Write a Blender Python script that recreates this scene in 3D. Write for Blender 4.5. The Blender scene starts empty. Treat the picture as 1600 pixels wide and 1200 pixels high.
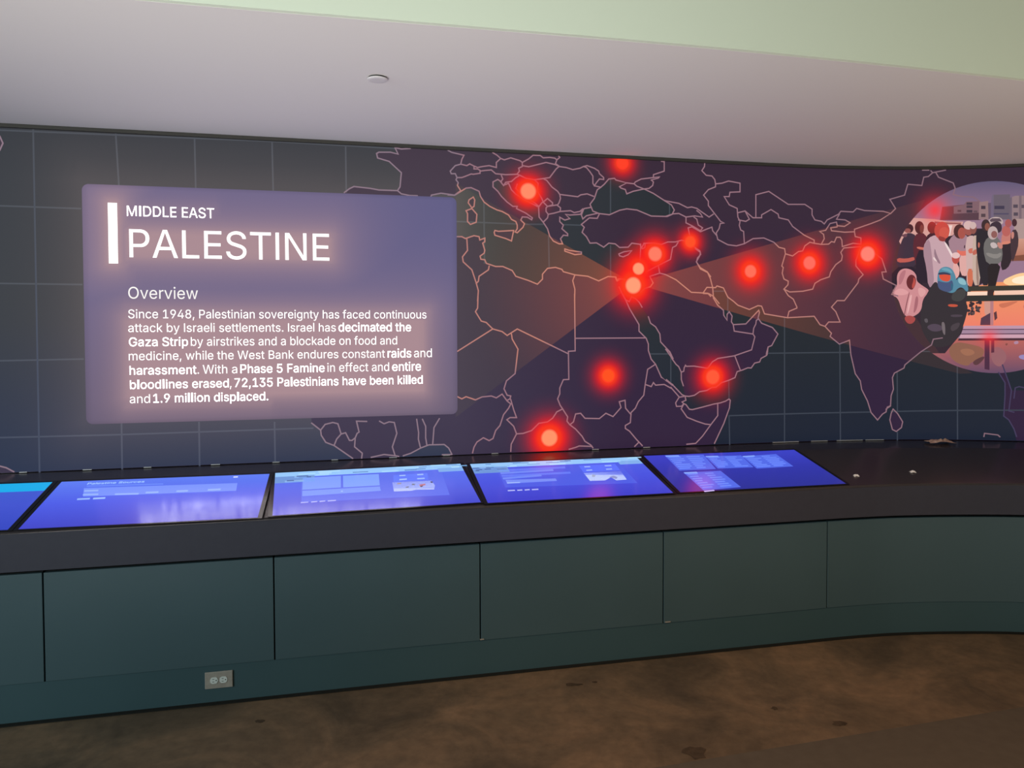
import bpy, bmesh, math, random
from mathutils import Vector, Matrix
from mathutils.geometry import tessellate_polygon, delaunay_2d_cdt

# ------------------------------------------------------------------ camera
SCN = bpy.context.scene
COL = SCN.collection
F_PX, PCX, PCY, CAM_H = 1200.0, 800.0, 552.0, 1.64
PITCH, ROLL = math.atan(35 / 1200), 0.003
cam_d = bpy.data.cameras.new('camera')
cam = bpy.data.objects.new('camera', cam_d)
COL.objects.link(cam)
cam_d.sensor_fit = 'HORIZONTAL'
cam_d.sensor_width = 36
cam_d.lens = 36 * F_PX / 1600
cam_d.shift_y = -(600 - PCY) / 1600
cam_d.clip_start = .05
_X, _U, _F = Vector((1, 0, 0)), Vector((0, math.sin(PITCH), math.cos(PITCH))), Vector((0, math.cos(PITCH), -math.sin(PITCH)))
_r = _X * math.cos(ROLL) - _U * math.sin(ROLL)
_u = _X * math.sin(ROLL) + _U * math.cos(ROLL)
cam.matrix_world = Matrix(((_r.x, _u.x, -_F.x, 0), (_r.y, _u.y, -_F.y, 0), (_r.z, _u.z, -_F.z, CAM_H), (0, 0, 0, 1)))
SCN.camera = cam

# ------------------------------------------------------------------ exposure, world, lights
SCN.view_settings.view_transform = 'Standard'
SCN.view_settings.look = 'None'
SCN.view_settings.exposure = 0
SCN.view_settings.gamma = 1
w = bpy.data.worlds.new('room_air')
SCN.world = w
w.use_nodes = True
w.node_tree.nodes['Background'].inputs['Color'].default_value = (.80, 1.0, .62, 1)
w.node_tree.nodes['Background'].inputs['Strength'].default_value = .06


def area(name, loc, target, sx, sy, power, col, spread=math.pi):
    l = bpy.data.lights.new(name, 'AREA')
    l.shape = 'RECTANGLE'
    l.size, l.size_y, l.energy, l.color, l.spread = sx, sy, power, col, spread
    o = bpy.data.objects.new(name, l)
    o.location = loc
    o.rotation_euler = (Vector(target) - Vector(loc)).to_track_quat('-Z', 'Y').to_euler()
    COL.objects.link(o)
    return o


area('gallery_light', (-4.6, -1.6, 2.3), (-.6, 3.4, 2.2), 3.0, 1.8, 190, (.86, 1.0, 1.02))
area('ceiling_fill', (-.9, .2, .25), (-.4, 3.0, 2.7), 3.0, 1.0, 30, (1.0, .94, .90), math.radians(84))  # added fill light without a fixture, lifts the ceiling underside
area('ceiling_warm_fill', (3.0, .9, .25), (3.0, 3.0, 2.7), 1.6, .8, 22, (1.0, .82, .66), math.radians(115))  # second added fill, warms the right part of the ceiling
sp = bpy.data.lights.new('gallery_spot', 'SPOT')
sp.energy, sp.color, sp.spot_size, sp.spot_blend, sp.shadow_soft_size = 260, (1.0, .58, .30), math.radians(75), .9, .15
spo = bpy.data.objects.new('gallery_spot', sp)
spo.location = (1.3, .9, 3.4)
spo.rotation_euler = (Vector((1.3, 2.6, 0)) - spo.location).to_track_quat('-Z', 'Y').to_euler()
COL.objects.link(spo)


# ------------------------------------------------------------------ helpers
def lin(c):
    c = c / 255.0
    return c / 12.92 if c <= .04045 else ((c + .055) / 1.055) ** 2.4


def L3(rgb, k=1.0):
    return (lin(rgb[0]) * k, lin(rgb[1]) * k, lin(rgb[2]) * k)


def ray(px, py):
    u, v = (px - PCX) / F_PX, -(py - PCY) / F_PX
    return _r * u + _u * v + _F


def at_h(px, py, h):
    d = ray(px, py)
    return d * ((h - CAM_H) / d.z) + Vector((0, 0, CAM_H))


def proj(p):
    q = Vector(p) - Vector((0, 0, CAM_H))
    z = q.dot(_F)
    return (PCX + F_PX * q.dot(_r) / z, PCY - F_PX * q.dot(_u) / z)


def spline(pts, n=24):
    out = []
    P = [Vector(p) for p in pts]
    P = [P[0] * 2 - P[1]] + P + [P[-1] * 2 - P[-2]]
    for i in range(1, len(P) - 2):
        a, b, c, d = P[i - 1:i + 3]
        for k in range(n):
            t = k / n
            out.append(.5 * ((2 * b) + (c - a) * t + (2 * a - 5 * b + 4 * c - d) * t * t + (3 * b - a - 3 * c + d) * t ** 3))
    out.append(P[-2])
    return out


class Curve:
    """a plan curve resampled every ds metres; exact straight chords between the samples"""
    def __init__(self, pts, ds=.05):
        raw = spline([Vector((x, y)) for x, y in pts])
        acc = [0.0]
        for a, b in zip(raw, raw[1:]):
            acc.append(acc[-1] + (b - a).length)
        self.ds, self.n = ds, int(acc[-1] / ds)
        self.p, j = [], 0
        for i in range(self.n + 1):
            s = i * ds
            while j < len(raw) - 2 and acc[j + 1] < s:
                j += 1
            t = (s - acc[j]) / (acc[j + 1] - acc[j])
            self.p.append(raw[j].lerp(raw[j + 1], t))
        self.nv = []
        for i in range(self.n + 1):
            t = (self.p[min(i + 1, self.n)] - self.p[max(i - 1, 0)]).normalized()
            self.nv.append(Vector((t.y, -t.x)))          # towards the viewer
        self.len = self.n * ds

    def at(self, s, d=0.0):
        x = min(max(s / self.ds, 0), self.n - 1e-6)
        i = int(x)
        t = x - i
        return self.p[i].lerp(self.p[i + 1], t) + self.nv[i].lerp(self.nv[i + 1], t) * d

    def tangent(self, s):
        i = min(max(int(s / self.ds), 0), self.n - 1)
        return (self.p[i + 1] - self.p[i]).normalized()

    def hit(self, d2, o=Vector((0, 0))):
        """(s, t) where the plan ray o + t*d2 meets the curve"""
        best = None
        for i in range(self.n):
            a, e = self.p[i] - o, self.p[i + 1] - self.p[i]
            den = d2.x * -e.y + d2.y * e.x
            if abs(den) < 1e-9:
                continue
            t = (a.x * -e.y + a.y * e.x) / den
            k = (d2.x * a.y - d2.y * a.x) / den
            if t > 0 and (-1e-6 <= k <= 1 + 1e-6):
                if best is None or t < best[1]:
                    best = ((i + k) * self.ds, t)
        return best


WALL = Curve([(-4.6, 3.303), (-3.4, 3.582), (-2.505, 3.790), (-1.334, 4.062), (-.2, 4.326), (.757, 4.5485), (1.3, 4.675),
              (1.62, 4.745), (1.997, 4.812), (2.412, 4.849), (2.804, 4.834), (3.173, 4.772), (3.56, 4.66), (3.95, 4.50), (4.4, 4.26)])
BASE = Curve([(-4.1, 2.707), (-3.0, 2.96), (-2.14, 3.158), (-1.661, 3.268), (-1.148, 3.386), (-.598, 3.513), (-.005, 3.648),
              (.636, 3.794), (1.153, 3.912), (1.5, 3.99), (1.78, 4.052), (2.069, 4.098), (2.42, 4.115), (2.762, 4.10),
              (3.15, 4.03), (3.55, 3.91), (3.95, 3.75)])
H_TOP, H_LEDGE = 2.66, .942


def sh(px, py):
    d = ray(px, py)
    s, t = WALL.hit(Vector((d.x, d.y)))
    return (s, CAM_H + d.z * t)


def wallP(s, h, d):
    q = WALL.at(s, d)
    return Vector((q.x, q.y, h))


# ------------------------------------------------------------------ materials
def mat(name, rgb, rough=.5, spec=.5, metal=0.0, noise=None, bump=0.0, scale=8.0, ior=1.5):
    m = bpy.data.materials.new(name)
    m.use_nodes = True
    nt = m.node_tree
    b = nt.nodes['Principled BSDF']
    b.inputs['Base Color'].default_value = (*rgb, 1)
    b.inputs['Roughness'].default_value = rough
    b.inputs['Metallic'].default_value = metal
    b.inputs['Specular IOR Level'].default_value = spec
    b.inputs['IOR'].default_value = ior
    if noise or bump:
        tc = nt.nodes.new('ShaderNodeTexCoord')
        n = nt.nodes.new('ShaderNodeTexNoise')
        n.inputs['Scale'].default_value = scale
        n.inputs['Detail'].default_value = 6
        nt.links.new(tc.outputs['Object'], n.inputs['Vector'])
        if noise:
            r = nt.nodes.new('ShaderNodeValToRGB')
            r.color_ramp.elements[0].position, r.color_ramp.elements[1].position = .32, .68
            r.color_ramp.elements[0].color = (*noise, 1)
            r.color_ramp.elements[1].color = (*rgb, 1)
            nt.links.new(n.outputs['Fac'], r.inputs['Fac'])
            nt.links.new(r.outputs['Color'], b.inputs['Base Color'])
        if bump:
            bp = nt.nodes.new('ShaderNodeBump')
            bp.inputs['Strength'].default_value = bump
            bp.inputs['Distance'].default_value = .002
            nt.links.new(n.outputs['Fac'], bp.inputs['Height'])
            nt.links.new(bp.outputs['Normal'], b.inputs['Normal'])
    return m


def picture_mat(name, strength=1.0, glass=False, rough=.1, ior=1.5):
    """lit display pixels: colours come from the picture shown (corner attribute 'Col')"""
    m = bpy.data.materials.new(name)
    m.use_nodes = True
    nt = m.node_tree
    b = nt.nodes['Principled BSDF']
    a = nt.nodes.new('ShaderNodeAttribute')
    a.attribute_name = 'Col'
    b.inputs['Base Color'].default_value = (.012, .012, .014, 1)
    b.inputs['Roughness'].default_value = rough
    b.inputs['IOR'].default_value = ior
    b.inputs['Specular IOR Level'].default_value = .5 if glass else .05
    nt.links.new(a.outputs['Color'], b.inputs['Emission Color'])
    b.inputs['Emission Strength'].default_value = strength
    return m


def overlay_mat(name):
    """additive light of a translucent layer of the picture (beam, dot halo)"""
    m = bpy.data.materials.new(name)
    m.use_nodes = True
    nt = m.node_tree
    nt.nodes.remove(nt.nodes['Principled BSDF'])
    a = nt.nodes.new('ShaderNodeAttribute')
    a.attribute_name = 'Col'
    e, t, s = nt.nodes.new('ShaderNodeEmission'), nt.nodes.new('ShaderNodeBsdfTransparent'), nt.nodes.new('ShaderNodeAddShader')
    nt.links.new(a.outputs['Color'], e.inputs['Color'])
    nt.links.new(e.outputs[0], s.inputs[0])
    nt.links.new(t.outputs[0], s.inputs[1])
    nt.links.new(s.outputs[0], nt.nodes['Material Output'].inputs['Surface'])
    m.blend_method = 'BLEND'
    return m


M = dict(
    ceiling=mat('painted_ceiling', (.78, .76, .74), .9, .2, bump=.05, scale=60),
    bulkhead=mat('painted_bulkhead', (.74, .83, .68), .9, .2, bump=.05, scale=60),
    wall=mat('dark_wall_paint', (.03, .03, .032), .9, .2, bump=.05, scale=50),
    trim=mat('olive_dark_trim', (.052, .050, .043), .6, .3, bump=.03),
    top=mat('dark_laminate', (.056, .049, .053), .22, .55, noise=(.050, .043, .047), scale=30),
    fascia=mat('charcoal_laminate', (.048, .049, .068), .6, .2, noise=(.045, .046, .064), scale=25),
    teal=mat('teal_grey_laminate', (.058, .104, .122), .5, .3, noise=(.055, .099, .116), scale=3),
    plinth=mat('dark_teal_laminate', (.048, .094, .110), .6, .2, noise=(.045, .089, .104), scale=3),
    toe=mat('black_body_and_toe_shade', (.012, .012, .010), .7, .3, bump=.05),  # black of the cabinet bodies and of the shade strip on the floor
    bezel=mat('black_glass_bezel', (.010, .010, .013), .16, .5, ior=1.75, bump=.002, scale=2),
    steel=mat('brushed_steel', (.42, .40, .36), .4, .5, metal=.25, noise=(.34, .32, .29), scale=40),
    plastic=mat('pale_socket_plastic', (.62, .68, .66), .4, .5, bump=.02),
    slot=mat('socket_slot', (.05, .05, .05), .6, .3, bump=.02),
    white=mat('white_enamel', (.70, .68, .68), .45, .5, bump=.02),
    paper=mat('white_paper', (.85, .83, .82), .9, .2, bump=.3, scale=90),
    kraft=mat('tan_paper', (.80, .55, .44), .9, .2, noise=(.55, .34, .26), bump=.3, scale=40),
    pic=picture_mat('display_picture', 1.0, False, .45),
    text=picture_mat('display_lettering', 1.0, False, .45),
    screen=picture_mat('touchscreen_picture', 1.0, True, .15, 2.5),
    glow=overlay_mat('display_overlay'),
)


def halo_mat(name):
    """soft red surround of a map dot, translucent towards its rim"""
    m = overlay_mat(name)
    nt = m.node_tree
    add = [n for n in nt.nodes if n.type == 'ADD_SHADER'][0]
    a = [n for n in nt.nodes if n.type == 'ATTRIBUTE'][0]
    e = [n for n in nt.nodes if n.type == 'EMISSION'][0]
    t = [n for n in nt.nodes if n.type == 'BSDF_TRANSPARENT'][0]
    mx = nt.nodes.new('ShaderNodeMixShader')
    nt.links.new(a.outputs['Alpha'], mx.inputs[0])
    nt.links.new(t.outputs[0], mx.inputs[1])
    nt.links.new(e.outputs[0], mx.inputs[2])
    nt.links.new(mx.outputs[0], nt.nodes['Material Output'].inputs['Surface'])
    nt.nodes.remove(add)
    return m


M['halo'] = halo_mat('display_dot_halo')


# ------------------------------------------------------------------ object helpers
def link(name, me, parent=None, m=None):
    o = bpy.data.objects.new(name, me)
    COL.objects.link(o)
    if parent is not None:
        o.parent = parent
        o.matrix_parent_inverse = parent.matrix_world.inverted() if parent.type != 'EMPTY' else Matrix.Translation(-parent.location)
    if m is not None:
        me.materials.append(m)
    return o


def thing(name, label, cat, loc=(0, 0, 0), group=None):
    o = bpy.data.objects.new(name, None)
    o.empty_display_size = .1
    o.location = loc
    COL.objects.link(o)
    o['label'], o['category'] = label, cat
    if group:
        o['group'] = group
    return o


def tag(o, label=None, cat=None, group=None, kind=None):
    for k, v in (('label', label), ('category', cat), ('group', group), ('kind', kind)):
        if v:
            o[k] = v
    return o


def bm_obj(name, bm, m, parent=None, bevel=0.0):
    bmesh.ops.recalc_face_normals(bm, faces=bm.faces)
    me = bpy.data.meshes.new(name)
    bm.to_mesh(me)
    bm.free()
    o = link(name, me, parent, m)
    if bevel:
        b = o.modifiers.new('bevel', 'BEVEL')
        b.width, b.segments, b.limit_method = bevel, 2, 'ANGLE'
    return o


def sweep(name, m, rows, parent=None, closed=True, caps=True, smooth=False):
    """rows: list of cross-sections (each a list of Vector), lofted"""
    bm = bmesh.new()
    V = [[bm.verts.new(p) for p in r] for r in rows]
    n = len(rows[0])
    for a, b in zip(V, V[1:]):
        for i in range(n if closed else n - 1):
            j = (i + 1) % n
            bm.faces.new((a[i], a[j], b[j], b[i]))
    if caps and closed:
        bm.faces.new(V[0][::-1])
        bm.faces.new(V[-1])
    return bm_obj(name, bm, m, parent)


def stations(c, s0, s1):
    k = [s0] + [i * c.ds for i in range(int(s0 / c.ds) + 1, int(math.ceil(s1 / c.ds))) if s0 + 1e-4 < i * c.ds < s1 - 1e-4] + [s1]
    return k


def curve_box(name, m, c, s0, s1, d0, d1, h0, h1, parent=None, bevel=0.0):
    rows = []
    for s in stations(c, s0, s1):
        a, b = c.at(s, d0), c.at(s, d1)
        rows.append([Vector((a.x, a.y, h0)), Vector((b.x, b.y, h0)), Vector((b.x, b.y, h1)), Vector((a.x, a.y, h1))])
    o = sweep(name, m, rows, parent)
    if bevel:
        b = o.modifiers.new('bevel', 'BEVEL')
        b.width, b.segments, b.limit_method, b.angle_limit = bevel, 2, 'ANGLE', math.radians(50)
    return o


# flat layers of the displayed picture -------------------------------------------------
def flat(name, polys, place, m, parent, cuts_s=None, cuts_h=None):
    """polys: list of (points2d | [(v, faces)], colour or colour function, depth). place(s, h, d) -> Vector"""
    bm = bmesh.new()
    cl = bm.loops.layers.float_color.new('Col')
    dl = bm.faces.layers.float.new('depth')
    ci = bm.faces.layers.int.new('ci')
    cols = []
    for pts, col, dep in polys:
        cols.append(col)
        if isinstance(pts, tuple):
            vs = [bm.verts.new((p[0], p[1], 0)) for p in pts[0]]
            fl = pts[1]
        else:
            vs = [bm.verts.new((p[0], p[1], 0)) for p in pts]
            fl = tessellate_polygon([[Vector((p[0], p[1], 0)) for p in pts]])
        for f in fl:
            if len(set(f)) < 3:
                continue
            try:
                fc = bm.faces.new([vs[i] for i in f])
            except ValueError:
                continue
            fc[dl] = dep
            fc[ci] = len(cols) - 1
    def cut(vals, axis):
        if not bm.verts:
            return
        lo, hi = min(v.co[axis] for v in bm.verts), max(v.co[axis] for v in bm.verts)
        for x in vals:
            if lo + 1e-5 < x < hi - 1e-5:
                co, no = [0, 0, 0], [0, 0, 0]
                co[axis], no[axis] = x, 1
                bmesh.ops.bisect_plane(bm, geom=bm.verts[:] + bm.edges[:] + bm.faces[:], dist=1e-6, plane_co=co, plane_no=no)
    if cuts_s:
        cut(cuts_s, 0)
    if cuts_h:
        cut(cuts_h, 1)
    vd = {}
    for f in bm.faces:
        c = cols[f[ci]]
        for lp in f.loops:
            q = lp.vert.co
            rgb = c(q.x, q.y) if callable(c) else c
            lp[cl] = (rgb[0], rgb[1], rgb[2], rgb[3] if len(rgb) > 3 else 1)
            vd[lp.vert] = f[dl]
    for v in bm.verts:
        v.co = place(v.co.x, v.co.y, vd.get(v, 0))
    bm.normal_update()
    me = bpy.data.meshes.new(name)
    bm.to_mesh(me)
    bm.free()
    return link(name, me, parent, m)


def ribbon(pts, wd, closed=False):
    """a constant-width line through 2D points -> (verts, faces)"""
    P = [Vector(p) for p in pts]
    Q = [P[0]]
    for p in P[1:]:
        if (p - Q[-1]).length > 1e-4:
            Q.append(p)
    P = Q
    if len(P) < 2:
        return None
    V, Fc = [], []
    for i, p in enumerate(P):
        a = (p - P[i - 1]).normalized() if i else None
        b = (P[i + 1] - p).normalized() if i < len(P) - 1 else None
        t = (a or b) if not (a and b) else (a + b)
        if t.length < .3:
            t = b
        t = t.normalized()
        n = Vector((-t.y, t.x))
        k = 1.0
        if a and b:
            na = Vector((-a.y, a.x))
            k = min(1 / max(.45, n.dot(na)), 1.8)
        if a is None:
            p = p - b * wd * .4
        if b is None:
            p = p + a * wd * .4
        V += [p + n * wd * .5 * k, p - n * wd * .5 * k]
    for i in range(len(P) - 1):
        Fc.append((2 * i, 2 * i + 1, 2 * i + 3, 2 * i + 2))
    return ([tuple(v) for v in V], Fc)


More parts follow.
